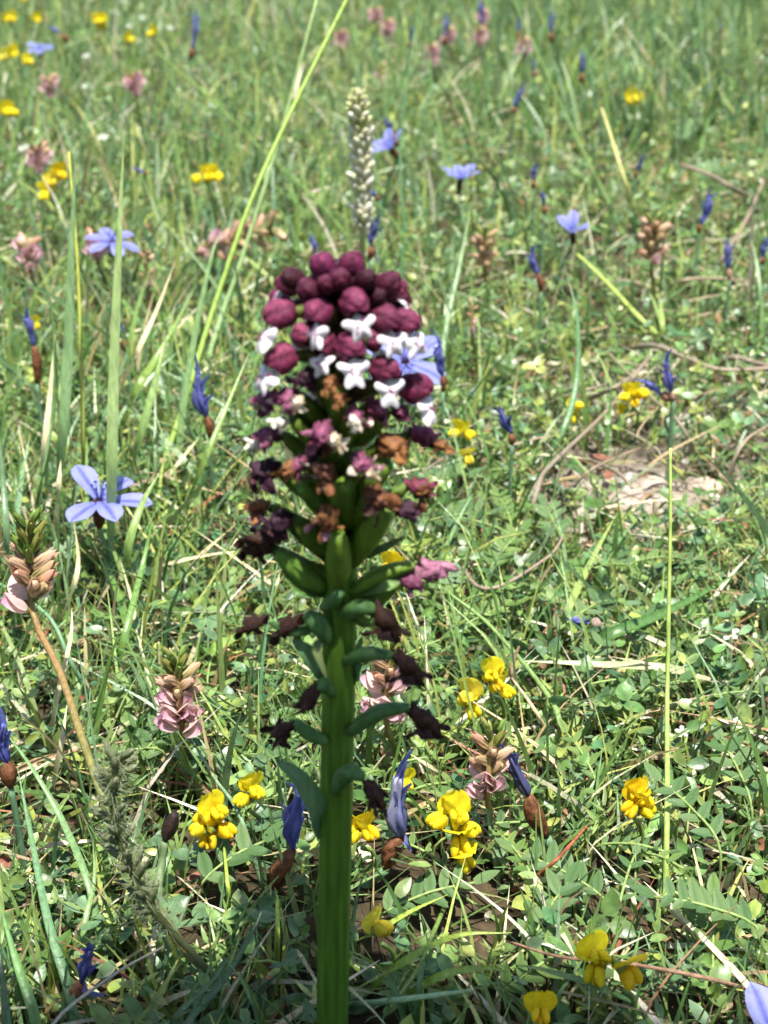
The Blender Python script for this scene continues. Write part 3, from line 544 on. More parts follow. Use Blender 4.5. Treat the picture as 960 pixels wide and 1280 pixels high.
# the dark hairy spike in the shade, lower left
hs = [P(215, 1165, .196), P(180, 1120, .195), P(152, 1055, .195), P(140, 990, .195), P(150, 945, .196)]
hb = ground(-.017, .190); root = thing('hairy_spike', 'dark hairy seed spike leaning in the shade at the lower left', 'seed spike', hb)
ax_ = bez(hs, 24); MB().tube(bez([hb - V((0, 0, .001)), P(260, 1215, .195)] + hs, 26), .0006, L('#5a6238'), 8).build('stem', m_stem, root, hb)
sp_me = [MB().blob(M.Translation((0, .0013, 0)), (.0006, .0022, .0006), lambda n: mix(L('#5a6a3a'), L('#858a68'), .5 + .5 * n.y), 7, 9, lambda n: 1 + .15 * math.cos(5 * math.atan2(n.x, n.z))).petal(None, .0044, .0007, LANCE, L('#7c8658'), .3, .2, 4, 3).mesh('calyx', m_dry) for _ in range(2)]
for i in range(34):
    k = 4 + i * 19 / 33; q = ax_[int(k)]; t = (ax_[min(23, int(k) + 1)] - ax_[int(k) - 1]).normalized(); a = i * 2.4
    sd = t.cross(V((0, 1, 0))).normalized(); fr = sd.cross(t); d = sd * math.sin(a) + fr * math.cos(a)
    link('calyx', random.choice(sp_me), root, LOC(hb, frame(q + d * .0006, d * .9 + t, t, random.uniform(.75, 1.1))))
hr = MB()
for i in range(600):
    k = random.randint(1, 22); q = ax_[k]; d = V((random.gauss(0, 1), random.gauss(0, 1), random.gauss(0, 1))).normalized(); hr.strip([q + d * .0006, q + d * .002 + V((0, 0, .0003)), q + d * .0034 + V((0, 0, .0008))], lambda t: .00006, L('#8f9a74'))
o = hr.build('hairs', m_straw, root, hb); o['kind'] = 'stuff'

# ---------------------------------------------------------------- pale seed spike behind the orchid
sb = [P(452, 330, .56), P(453, 290, .555), P(452, 200, .55), P(447, 110, .545)]; bs = ground(sb[0].x, .566)
root = thing('pale_seed_spike', 'tall pale cream seed spike rising behind the orchid tip', 'seed spike', bs)
MB().tube(bez([bs - V((0, 0, .001))] + sb, 20), .0011, L('#a8a878'), 7).build('stem', m_stem, root, bs)
ax_ = bez(sb[1:], 40); spk = [MB().blob(M.Translation((0, .0014, 0)), (.0009, .0022, .0008), lambda n: mix(c1, c2, .5 + .5 * n.y), 6, 8, lambda n: 1 - .2 * max(0, n.y)).mesh('spikelet', m_straw) for c1, c2 in ((L('#c0c48a'), L('#e6e0c0')), (L('#d6ceaa'), L('#f0ead6')), (L('#a8b468'), L('#d6d49c')))]
for i in range(110):
    k = i / 109 * 38; q = ax_[int(k)].lerp(ax_[int(k) + 1], k % 1); a = i * 2.4; d = V((math.sin(a), math.cos(a), 0)); wsc = 1.6 * (1 - .5 * max(0, i - 90) / 19) * random.uniform(.8, 1.1)
    link('spikelet', spk[2] if i > 78 and random.random() < .6 else random.choice(spk[:2]), root, LOC(bs, frame(q + d * .0010, d * random.uniform(.5, 1.4) + V((random.uniform(-.4, .4), 0, .9)), (0, 0, 1), wsc * random.uniform(.65, 1.15))))

# ---------------------------------------------------------------- single grass blades and stalks one can pick out
BG, BB, BY, BS, BD = L('#7d9f48'), L('#6f9468'), L('#a3b650'), L('#d8cda4'), L('#4f7440')
def one_blade(pts, wpx, c, label, name='grass_leaf', cat='grass leaf', round_=False, fold=.3, grp=None, mat=None, tw=.0, prof=None):
    """pts: (u, v, metres ahead) from foot to tip; a foot with no distance stands on the soil"""
    q = [PP(*p, .004 if i == 0 else .015) if len(p) == 3 else G(*p) for i, p in enumerate(pts)]; n = max(10, 5 * len(q)); s = [pxm(p) for p in q]; ww = wpx / s[0]
    base = ground(q[0].x, q[0].y) if q[0].z < .012 else q[0]
    if q[0].z < .012: q[0] = base - V((0, 0, .001))
    else:                                                # carry the foot down to the soil
        d = (q[0] - q[1]); f = V((q[0].x + d.x * .25, q[0].y + max(-.01, min(.01, d.y * .25)) , 0)); base = ground(f.x, f.y); q = [base - V((0, 0, .001))] + q
    mb = MB()
    if round_: mb.tube(bez(q, n), lambda t: ww / 2 * (1.05 - .55 * t), lambda t, a: mix(c, (c[0] * 1.15, c[1] * 1.05, c[2]), t), 7)
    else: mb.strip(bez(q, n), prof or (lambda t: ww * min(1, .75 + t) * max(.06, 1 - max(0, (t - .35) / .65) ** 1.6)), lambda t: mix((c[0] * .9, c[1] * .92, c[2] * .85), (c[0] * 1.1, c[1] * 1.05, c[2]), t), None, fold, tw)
    o = mb.build(name, mat or (m_straw if c in (BS,) else (m_stem if round_ else m_blade)), None, base); o.location = base; return tag(o, label, cat, grp)
def ahead(v, h): return G(480, v, h).y
one_blade([(186, 632), (225, 520, .42), (272, 370, .44), (330, 212, .46), (434, -2, .50), (470, -70, .52)], 8.5, L('#8aa848'), 'long bright yellow-green grass stalk slanting up behind the orchid tip', 'grass_stalk', 'grass stalk', True)
one_blade([(240, 500), (275, 400, .52), (300, 330, .53), (350, 170, .55), (397, -5, .57)], 8, L('#86a266'), 'dull green long stalk running beside the bright yellow-green stalk', 'grass_stalk', 'grass stalk', True)
one_blade([(330, 440), (290, 385, .55), (250, 330, .56), (205, 278, .57)], 7, L('#55793f'), 'dark green blade slanting under the bright stalk left of the orchid')
one_blade([(445, 305), (400, 255, .75), (330, 190, .8), (265, 125, .85), (195, 65, .9)], 6, L('#6f8f45'), 'long olive stalk slanting through the far grass towards the white flowers', 'grass_stalk', 'grass stalk', True)
one_blade([(139, 740), (140, 600, .335), (143, 450, .34), (149, 300, .345), (155, 168, .35)], 13, L('#9cb673'), 'tall straight pale green grass blade crossing the open blue flower', fold=.2)
one_blade([(70, 680), (78, 560, .36), (86, 430, .365), (90, 300, .37), (95, 180, .375)], 13, L('#7d9f68'), 'tall dull green upright blade beside the pale tall blade')
one_blade([(104, 640), (104, 560, .38), (101, 440, .385), (97, 330, .39), (86, 190, .4)], 6, L('#a3ad4c'), 'thin yellow-green upright grass stalk between two tall blades', 'grass_stalk', 'grass stalk', True)
one_blade([(48, 660), (55, 570, .37), (63, 490, .375), (69, 418, .38)], 8, BS, 'pale straw blade standing left of the tall dull green blade')
one_blade([(70, 690), (73, 620, .35), (76, 575, .352)], 9, BS, 'short broken straw stub under the open blue flower')
one_blade([(175, 445), (120, 410, .47), (60, 368, .46), (-10, 338, .45)], 7, BD, 'dark green blade arching low towards the left edge of the grass')
one_blade([(140, 505), (165, 455, .42), (195, 390, .425), (219, 327, .43)], 6, BS, 'thin straight straw leaning over the grass beside pale tall blade')
one_blade([(140, 560), (165, 500, .41), (200, 440, .42), (240, 368, .43)], 11, L('#7f9d3f'), 'green blade with a seed tuft leaning to the right')
one_blade([(150, 650), (172, 560, .37), (196, 470, .375), (205, 430, .38)], 10, L('#8aa85c'), 'broad green blade crossing behind the seed-tufted blade')
one_blade([(215, 680), (250, 590, .36), (285, 505, .37), (312, 440, .38)], 8, L('#7c9a42'), 'green blade leaning right towards the orchid flowers')
one_blade([(186, 640), (215, 590, .39), (250, 545, .40)], 6, BS, 'pale straw lying against the yellow-green grass stalk')
one_blade([(240, 640), (225, 560, .40), (240, 440, .41), (262, 330, .42), (275, 290, .425)], 9, L('#7b9d60'), 'green upright blade behind the bright yellow-green stalk')
one_blade([(160, 760), (160, 690, .33), (178, 630, .335), (200, 590, .34)], 11, L('#8fae5a'), 'broad green blade curving out from the foot of the tall pale blade')
one_blade([(15, 790), (10, 690, .30), (4, 600, .305), (-4, 520, .31)], 8, L('#6d9066'), 'blue-green upright blade behind the hairy leaning sainfoin')
one_blade([(38, 660), (48, 620, .35), (66, 520, .36), (68, 450, .365), (64, 370, .37)], 4, BD, 'thin dark green rush curving up beside straw blades', 'grass_stalk', 'grass stalk', True)
one_blade([(832, 1135), (834, 1000, .262), (834, 880, .268), (836, 760, .275), (838, 650, .28), (838, 560, .285)], 8, L('#9fb860'), 'slender upright grass stalk rising from the leafy ground on the right', 'grass_stalk', 'grass stalk', True)
one_blade([(838, 720, .277), (837, 650, .28), (836, 590, .283)], 17, L('#86a33f'), 'green sheathing leaf wrapped on the slender upright stalk') if False else None
one_blade([(915, 845, .30), (850, 838, .305), (740, 830, .31), (650, 826, .312)], 11, L('#c2c894'), 'pale straw-green blade lying level across the leafy ground', fold=.15)
one_blade([(700, 822), (760, 795, .335), (840, 762, .34), (930, 712, .345)], 15, L('#54803a'), 'broad dark green blade slanting over the leaves below the bare soil', fold=.4)
one_blade([(690, 812), (712, 758, .345), (745, 690, .36), (772, 640, .37)], 9, L('#a5bd62'), 'light yellow-green blade leaning up towards the bare soil')
one_blade([(735, 760), (752, 715, .36), (770, 680, .365), (800, 645, .37)], 8, L('#6f9a5a'), 'short green blade crossing near the pale leaning blade')
one_blade([(862, 450), (800, 398, .55), (760, 355, .56), (722, 318, .57)], 8, L('#a3b85e'), 'yellow-green stalk lying slanted above the dead twigs', 'grass_stalk', 'grass stalk', True)
one_blade([(800, 292), (782, 230, .70), (765, 175, .71), (752, 135, .72)], 6, L('#c0c07a'), 'straw-green stalk in far grass beside a violet bud', 'grass_stalk', 'grass stalk', True)
one_blade([(795, 330), (762, 255, .75), (705, 140, .8), (640, -5, .85)], 4, L('#6f8f4a'), 'long thin green stalk leaning left across far grass', 'grass_stalk', 'grass stalk', True)
one_blade([(832, 445), (828, 400, .60), (822, 360, .61)], 6, L('#a9bd6a'), 'short light green blade standing over the dead twigs, left of a pair')
one_blade([(838, 442), (826, 400, .58), (805, 350, .59)], 6, L('#97b55c'), 'light green blade leaning left above yellow flower head')
one_blade([(660, 600), (700, 545, .42), (720, 480, .43), (722, 400, .44), (705, 330, .45)], 8, L('#5f8c56'), 'green blade rising between yellow flower and twigs')
one_blade([(602, 560), (600, 470, .47), (598, 400, .48)], 5, L('#8aa060'), 'slender green stalk under the tiny pink bud head', 'grass_stalk', 'grass stalk', True)
one_blade([(548, 520), (556, 420, .5), (575, 330, .52), (590, 250, .54)], 7, L('#7fa06a'), 'upright green blade right behind the orchid flowers')
one_blade([(480, 480), (505, 300, .6), (500, 200, .63), (515, 60, .66), (530, -20, .68)], 5, L('#3f6a38'), 'long dark green stalk beside the pale seed spike', 'grass_stalk', 'grass stalk', True)
one_blade([(655, 960), (700, 900, .285), (620, 790, .30), (560, 740, .31)], 8, L('#7f9f5a'), 'green stalk bent over the leaves right of orchid', 'grass_stalk', 'grass stalk', True)
one_blade([(650, 900), (640, 840, .30), (652, 800, .305)], 7, L('#8a7458'), 'brown dry twig bent upright beside yellow flowers', 'twig', 'twig', True, mat=m_dry)
one_blade([(700, 950), (670, 890, .29), (640, 848, .295)], 6, L('#cfc29a'), 'pale dry stalk running from the brown twig into the leaves', 'twig', 'twig', True, mat=m_straw)
one_blade([(575, 985), (540, 960, .275), (512, 942, .28)], 6, BS, 'short pale straw lying under the pink sainfoin beside the orchid')
one_blade([(960, 1240), (880, 1222, .215), (780, 1204, .217), (700, 1196, .22), (640, 1178, .224)], 6, L('#a8866a'), 'reddish brown dry twig lying across the yellow flower', 'twig', 'twig', True, mat=m_dry)
one_blade([(730, 1260), (760, 1240, .208), (690, 1215, .212), (640, 1205, .215)], 9, L('#7d9d58'), 'green blade lying under the reddish brown twig')
one_blade([(640, 1125), (690, 1080, .235), (738, 1028, .24)], 7, L('#9a5f40'), 'rust brown dry stalk lying in leaves by the glossy brown bract', 'twig', 'twig', True, mat=m_dry)
one_blade([(430, 1260), (480, 1252, .203), (560, 1242, .205), (590, 1238, .206)], 9, L('#86a878'), 'pale blue-green stalk lying flat towards the dark capsule', 'grass_stalk', 'grass stalk', True)
one_blade([(455, 1245), (500, 1205, .21), (570, 1170, .215), (640, 1166, .217)], 9, L('#9db83c'), 'bright yellow-green blade arching over the ground right of orchid foot')
one_blade([(470, 1275), (540, 1225, .203), (600, 1210, .207), (640, 1216, .208)], 10, L('#93b23e'), 'lower bright yellow-green arching blade above the dark capsule')
one_blade([(440, 1185), (470, 1165, .226), (512, 1140, .228), (560, 1118, .23)], 7, L('#a9c04a'), 'thin yellow-green blade beside the folded pale yellow flower')
one_blade([(560, 1140), (540, 1170, .224), (520, 1215, .218), (488, 1258, .21)], 6, L('#7f9a4a'), 'olive green stalk leaning down to the right of orchid stem', 'grass_stalk', 'grass stalk', True)
one_blade([(516, 1288, .192), (500, 1255, .195), (483, 1215, .198)], 9, L('#4a7038'), 'dark green blade near the orchid foot leaning left')
one_blade([(517, 1288, .192), (524, 1240, .196), (531, 1180, .20)], 10, L('#55803f'), 'dark green upright blade near the orchid foot')
one_blade([(88, 1245, .19), (60, 1150, .2), (38, 1040, .215), (22, 960, .225)], 12, L('#6c9668'), 'blue-green blade arching up at the lower left beside violet withered flower')
one_blade([(115, 1120, .21), (80, 1030, .222), (40, 960, .23), (-5, 900, .24)], 9, L('#7fa56a'), 'green blade slanting over the lower left grass')
one_blade([(12, 1310, .175), (4, 1230, .18), (-8, 1120, .19)], 13, L('#3f6438'), 'dark green shaded blade at the left foot of the meadow')
one_blade([(45, 1275, .185), (20, 1200, .192), (0, 1130, .2)], 14, L('#6b9a52'), 'broad green blade low at left in shade')
one_blade([(105, 1165, .205), (118, 1100, .212), (116, 1050, .216)], 8, L('#7fa25e'), 'short green blade beside the dark hairy spike')
one_blade([(60, 1290, .18), (140, 1220, .19), (205, 1183, .195)], 6, L('#b9b5a0'), 'grey dry straw crossing behind the violet withered flower', 'straw_stalk', 'straw', True, mat=m_straw)
one_blade([(230, 1290, .18), (280, 1225, .188), (318, 1160, .195), (330, 1130, .198)], 10, L('#41683a'), 'dark green blade rising left of the orchid foot')
one_blade([(215, 1280, .183), (262, 1230, .188), (305, 1170, .193)], 8, L('#52774a'), 'second dark green blade left of the orchid foot behind the first')
one_blade([(290, 1160), (285, 1110, .235), (280, 1060, .24)], 7, L('#9fb94e'), 'yellow-green stalk under the dense yellow cluster', 'grass_stalk', 'grass stalk', True)
one_blade([(345, 1230), (347, 1160, .225), (346, 1120, .228)], 8, L('#a9c24e'), 'yellow-green stalk just left of orchid stem', 'grass_stalk', 'grass stalk', True)
one_blade([(330, 1090, .24), (300, 1020, .25), (270, 975, .26), (240, 925, .27)], 6, L('#7f9f78'), 'thin blue-green rush slanting under the striped pink sainfoin', 'grass_stalk', 'grass stalk', True)
one_blade([(240, 830), (265, 812, .32), (310, 790, .322), (345, 772, .325)], 12, L('#8fb450'), 'green blade reaching right towards the dark orchid pods')
one_blade([(165, 716), (210, 705, .35), (260, 694, .352), (305, 688, .355)], 5, BS, 'thin pale straw lying nearly level left of the orchid')
one_blade([(215, 722), (250, 695, .36), (295, 655, .37)], 6, L('#c9b98c'), 'buff straw slanting up to the shrivelled orchid flowers')
one_blade([(372, 745), (340, 730, .33), (305, 705, .335), (240, 660, .34)], 5, BS, 'bent white straw reaching the orchid stem from the left')
one_blade([(330, 770), (345, 735, .33), (350, 715, .332)], 5, BS, 'short upright white straw beside the bent white straw')
one_blade([(65, 800), (90, 740, .31), (98, 700, .312), (92, 650, .314)], 7, BS, 'pale straw standing behind hairy sainfoin stem')
one_blade([(60, 940), (70, 880, .27), (88, 800, .275), (90, 760, .28)], 7, BS, 'long pale straw leaning by the hairy sainfoin stem')
one_blade([(60, 1000), (75, 940, .255), (84, 880, .26)], 8, L('#d2c8a0'), 'thick pale straw right of the hairy sainfoin stem')
one_blade([(140, 860), (155, 800, .305), (180, 700, .315), (192, 640, .32)], 9, L('#6f9a44'), 'green blade standing above the striped pink sainfoin')
one_blade([(130, 900), (90, 830, .285), (60, 770, .29), (0, 730, .30)], 7, L('#6f9870'), 'blue-green rush bending left behind the hairy sainfoin', 'grass_stalk', 'grass stalk', True)
# dead twigs round the bare soil
TW = L('#9a8c78')
for pts, w_, lab in [([(655, 690), (672, 610, .42), (690, 580, .43), (760, 512, .45), (812, 445, .47)], 8, 'long pale grey twig slanting beside the small upright yellow flower'),
                     ([(768, 432), (815, 432, .52), (860, 448, .51), (900, 462, .505), (970, 460, .50)], 8, 'pale grey-brown twig lying level over the far side of soil'),
                     ([(880, 468), (912, 448, .50), (940, 452, .50), (975, 462, .49)], 8, 'grey curved dead stalk at the right over the twigs'),
                     ([(715, 500), (760, 488, .46), (790, 470, .465), (810, 448, .47)], 7, 'short grey twig crossing above the yellow flower head'),
                     ([(665, 510), (720, 492, .47), (765, 478, .475)], 5, 'thin buff twig left of the yellow flower head'),
                     ([(880, 590), (850, 530, .44), (812, 495, .45), (760, 440, .46)], 6, 'buff twig slanting down onto the bare soil'),
                     ([(825, 365), (850, 352, .6), (890, 348, .6), (945, 352, .59)], 6, 'arched grey twig over dark grass right'),
                     ([(722, 570), (770, 590, .42), (790, 610, .41)], 6, 'short dry twig lying on soil edge'),
                     ([(900, 620), (925, 560, .43), (962, 530, .44)], 6, 'dry twig right of the bare soil'),
                     ([(700, 640), (735, 590, .42), (800, 560, .43)], 5, 'thin brown dry stem over the soil patch'),
                     ([(560, 660), (600, 735, .34), (680, 700, .35), (705, 670, .355)], 5, 'reddish brown arching stalk over leaves right of orchid'),
                     ([(880, 360), (905, 320, .62), (930, 280, .64), (955, 225, .66)], 6, 'pale dead stalk leaning in the far right grass'),
                     ([(945, 250), (915, 235, .68), (890, 220, .69), (850, 205, .7)], 7, 'pale tuft of dead stalk by round leaves')]:
    one_blade(pts, w_, vary(TW, .15), lab, 'twig', 'twig', True, mat=m_straw)

# ---------------------------------------------------------------- pinnate leaves one can pick out
lf_me = {k: [MB().petal(None, 1, .46, LANCE, lambda t, q: tuple(x * (.8 if abs(q) < .15 else 1) for x in c), .25, .15, 7, 5, .22).mesh('leaflet', m_leaf) for c in cs] for k, cs in
         {'blue': [L('#6c8e56'), L('#60844c'), L('#7a985e')], 'green': [L('#78984c'), L('#86a254'), L('#6a8e44')]}.items()}
def pinnate(u, v, ang, length, label, h=.01, y=None, pairs=6, tone='blue', lsz=.0058, tilt=.25, grp=None):
    """(u, v): foot of the leaf; ang: its direction on the ground, 0 = right, 90 = away"""
    lsz *= .8; length *= .85; c = PP(u, v, y, h) if y else G(u, v, h); b = ground(c.x, c.y); root = thing('pinnate_leaf', label, 'leaf', b, grp); a = R(ang); d = V((math.cos(a), math.sin(a), tilt)).normalized()
    pts = bez([b - V((0, 0, .001)), c, c + d * length * .5 + V((0, 0, .0015)), c + d * length], 14); MB().tube(pts, .00024, L('#8aa05a'), 6).build('leaf_stalk', m_stem, root, b)
    sd = d.cross(V((0, -.3, 1))).normalized()
    for i in range(pairs):
        q = c + d * length * (.12 + .84 * i / pairs) + V((0, 0, .0011)); sz = lsz * (1 - .06 * abs(i - pairs * .4)) * random.uniform(.9, 1.08)
        for s_ in (-1, 1):
            link('leaflet', random.choice(lf_me[tone]), root, LOC(b, frame(q, sd * s_ + d * random.uniform(.35, .6) + V((0, 0, random.uniform(-.05, .5))), (0, -.25, 1), sz)))
    link('leaflet', random.choice(lf_me[tone]), root, LOC(b, frame(c + d * length, d, (0, -.25, 1), lsz)))
for a in [(950, 1165, 168, .020, 'large pinnate leaf with upright leaflets at the right of the thin grass stalk', .012, .243, 7), (720, 860, 60, .020, 'grey-green pinnate leaf above brown twig', .01, .31, 4),
          (735, 900, 20, .024, 'grey-green pinnate leaf spread beside the pale level blade', .01, .305, 5), (690, 800, 40, .022, 'pinnate leaf with rounded leaflets under broad dark blade', .01, None, 4),
          (765, 720, 80, .016, 'pinnate leaf with upright leaflets just below the bare soil', .008, None, 4), (510, 620, 15, .02, 'pinnate leaf behind the brown orchid flowers', .01, None, 6, 'blue', .0062),
          (520, 660, -5, .022, 'pinnate leaf behind dark purple withered orchid flower', .01, None, 6, 'blue', .006), (700, 680, 100, .018, 'dark green pinnate leaf left of the bare soil', .012, None, 4),
          (470, 1150, 15, .020, 'toothed-looking pinnate leaf right behind the orchid stem', .008, .236, 6), (900, 1060, 120, .02, 'pinnate leaf with broad leaflets above the large pinnate leaf', .012, .255, 4),
          (940, 1010, 100, .02, 'pinnate leaf at the right beside the needle-leaved cover', .01, .262, 4), (660, 1190, 60, .018, 'grey-green pinnate leaf under tiny white flower', .008, .222, 4, 'blue', .006),
          (760, 1130, 150, .02, 'pinnate leaf below the slanting lily stalk', .008, .232, 5), (890, 1230, 80, .02, 'broad pinnate leaf in shade below the reddish twig', .008, .215, 4, 'green'),
          (620, 1250, 30, .02, 'shaded pinnate leaf beside the dark seed capsule', .006, .205, 5, 'green'), (250, 1110, 40, .016, 'clover-like leaf beside the dark brown pointed capsule', .01, .228, 3, 'blue', .0075),
          (170, 960, 60, .014, 'grey-green pinnate leaf below the striped pink sainfoin', .006, .268, 3, 'blue', .007), (330, 1000, 70, .016, 'pinnate leaf behind the withered lily left of orchid stem', .008, .265, 4),
          (560, 800, 30, .022, 'green pinnate leaf right of the dark orchid pods', .008, .325, 6, 'green'), (610, 720, 60, .022, 'green pinnate leaf under arching brown stalk', .01, None, 5, 'green'),
          (850, 180, 70, .03, 'dull green pinnate leaf in far right grass', .012, None, 5, 'blue', .009), (870, 225, 20, .02, 'round grey-green leaves beside violet withered flower', .012, None, 3, 'blue', .012)]: pinnate(*a)
LG_ = 'small pinnate leaves in the leafy ground'
LAND = [(480, 1040, 'the whitish withered lily'), (568, 1045, 'the largest yellow cluster'), (266, 1034, 'the dense orange-yellow cluster'), (588, 880, 'the single two-lobed yellow flower'), (612, 958, 'the brownish pink sainfoin'),
        (684, 1047, 'the glossy brown bract'), (797, 1006, 'the low orange-yellow cluster'), (750, 1207, 'the yellow flower under the twig'), (224, 880, 'the striped pink sainfoin'), (912, 792, 'the white star flower'), (790, 640, 'the bare soil'),
        (832, 1120, 'the slender grass stalk'), (793, 495, 'the yellow flower among twigs'), (578, 560, 'the yellow pair by the orchid'), (590, 1235, 'the flat dark capsule'), (110, 1220, 'the violet withered flower'), (124, 640, 'the open pale blue flower'),
        (740, 790, 'the broad dark green blade'), (485, 870, 'the sainfoin behind the orchid stem'), (415, 1200, 'the foot of the orchid'), (900, 1160, 'the large pinnate leaf'), (640, 560, 'the forked dark blue flower'), (540, 720, 'the pink orchid pod'), (670, 350, 'the far withered lilies')]
LAND = [(G(u, v, .01), n) for u, v, n in LAND]
nleaf = 0
while nleaf < 90:
    yy = random.uniform(.2, .62); hw = .24 * yy; xx = random.uniform(-hw, hw)
    if xx < -.01 and random.random() < .65 or bare(xx, yy) > .3 or abs(xx - OB.x) < .006 and yy < .24: continue
    p = V((xx, yy, .008)); q = p - V((0, 0, CAM_H)); dep = q.y * CP - q.z * SP; uu = 480 + q.x / dep * FPX; vq = 640 - (q.y * SP + q.z * CP) / dep * FPX
    near = min(LAND, key=lambda z: (z[0] - p).length)[1]; tn = random.choice(['blue', 'green', 'green']); pr = random.randint(3, 6)
    pinnate(uu, vq, random.uniform(0, 360), random.uniform(.012, .02), f"small {'grey-green' if tn == 'blue' else 'fresh green'} leaf with {['three', 'four', 'five', 'six'][pr - 3]} leaflet pairs near {near}", y=yy, pairs=pr, tone=tn, lsz=random.uniform(.0028, .0044), tilt=random.uniform(0, .5), grp=LG_); nleaf += 1

# ---------------------------------------------------------------- tiny white flowers
wp_me = MB().petal(None, .0022, .0013, SPOON, L('#e6eadc'), .2, .2, 5, 3).mesh('petal', m_petal); wc_me = MB().blob(None, (.0005, .0005, .0004), L('#c9cc70'), 5, 7).mesh('flower_centre', m_petal)
def white(u, v, label, h=.01, sc=1.0, grp=None, y=None):
    c = P(u, v, y) if y else G(u, v, h); b = ground(c.x, c.y); root = thing('white_flower', label, 'flower', b, grp); F = frame(c, (0, 1, .4), (random.uniform(-.3, .3), -.5, 1), sc)
    for k in range(5): link('petal', wp_me, root, LOC(b, F @ M.Rotation(k * 1.257, 4, 'Z')))
    link('flower_centre', wc_me, root, LOC(b, F)); MB().tube([b - V((0, 0, .001)), c], .0003, L('#7f9a4c'), 5).build('stalk', m_stem, root, b)
white(912, 792, 'tiny white star flower in needle leaves', .012, 1.05); white(664, 1142, 'tiny white flower in leaves beside the slanting lily stalk', .01, .85)
white(853, 915, 'tiny white flower beside slender grass stalk', .012, .7)
for u, v in [(160, 33), (178, 22), (212, 35), (108, 70), (30, 185), (108, 108), (735, 118), (800, 145), (812, 305), (155, 2), (268, 132), (128, 172)]:
    white(u, v, 'tiny white flower in the far grass', .018, 1.6, 'tiny white flowers in the far grass')
# small round green seed pods by the stalk on the right
pod_me = MB().blob(None, (.0011, .0014, .0011), L('#9fb25a'), 7, 9, lambda n: 1 + .06 * math.cos(5 * math.atan2(n.x, n.z))).mesh('seed_pod', m_leaf)
b = gp(850, 965); root = thing('green_seed_plant', 'small plant with pale green round pods beside slender grass stalk', 'plant', b)
for u, v in [(822, 925), (805, 930), (843, 930), (852, 948), (890, 950), (793, 868), (800, 895), (828, 872), (806, 898), (873, 875), (788, 945)]:
    e = P(u, v, .285); link('seed_pod', pod_me, root, LOC(b, frame(e, (random.uniform(-1, 1), -.3, .6), (0, 0, 1), random.uniform(.8, 1.2)))); MB().tube(bez([b - V((0, 0, .001)), b.lerp(e, .5) + V((0, 0, .003)), e], 7), .0003, L('#8aa050'), 5).build('stalk', m_stem, root, b)

# ---------------------------------------------------------------- stones on the bare soil
for i, (u, v, s, lab) in enumerate([(735, 640, .0055, 'flat pale stone on the edge of the bare soil patch beside the leaves'), (790, 632, .007, 'largest pale stone half sunk in the bare soil patch'),
                               (858, 655, .006, 'pale rounded stone under the bright needle leaves'), (815, 605, .004, 'small buff stone in the middle of the bare soil'),
                               (880, 600, .005, 'grey buff stone beneath the dead twigs on bare soil')]):
    q = G(u, v, .001); o = MB().blob(M.Rotation(i * 1.3, 4, 'Z'), (s * 1.3, s, s * .45), vary(L('#b5a792'), .1), 8, 12, lambda k: 1 + .13 * math.sin(4 * k.x + i) * math.cos(5 * k.y + 2 * i) + .06 * math.sin(9 * k.z + 7 * k.x)).build('stone', m_stone)
    o.location = (q.x, q.y, float(gz(q.x, q.y)) + s * .15); tag(o, lab, 'stone')

# ---------------------------------------------------------------- uncountable stuff: turf, leaves, litter
def wave(x, y, s, o=0.0): return .5 + .25 * (np.sin(x * s + o) * np.cos(y * s * .83 + o * 2) + np.sin((x + y) * s * .61 + 3 * o) * np.cos((x - y) * s * .47 + 1.7 + o))
def spots(n, y0, y1, thin=1.0, ymin=-.12, keep=None):
    y = rng.uniform(y0, y1, n); hw = .26 * np.maximum(y, .12) + .2; x = rng.uniform(-1, 1, n) * hw
    k = rng.uniform(0, 1, n) > bare(x, y) * thin
    k &= np.hypot(x - OR_BASE.x, y - OR_BASE.y) > .004
    for cx, cy, r in CLEAR: k &= (np.hypot(x - cx, y - cy) > r) | (rng.uniform(0, 1, n) < .12)
    if keep is not None: k &= rng.uniform(0, 1, n) < keep(x, y)
    return x[k], y[k]
PAL = {'green': ['#7a964e', '#89a55a', '#688a46', '#96ad66', '#759856'], 'blue': ['#759466', '#66895a', '#88a276', '#5a7f52'],
       'yell': ['#a8b45c', '#b6be6a', '#98a84e'], 'straw': ['#d6ccaa', '#e2dabc', '#c2b48a', '#b09c70', '#9a8460'], 'red': ['#9a6450', '#a87a5c']}
def cols(n, weights):
    keys = list(weights); p = np.array([weights[k] for k in keys], float); p /= p.sum(); pick = rng.choice(len(keys), n, p=p)
    out = np.zeros((n, 3))
    for i, k in enumerate(keys):
        c = np.array([L(h) for h in PAL[k]]); m_ = pick == i; out[m_] = c[rng.integers(0, len(c), m_.sum())]
    return out * rng.uniform(.75, 1.2, (n, 1)) * rng.uniform(.93, 1.07, (n, 3))
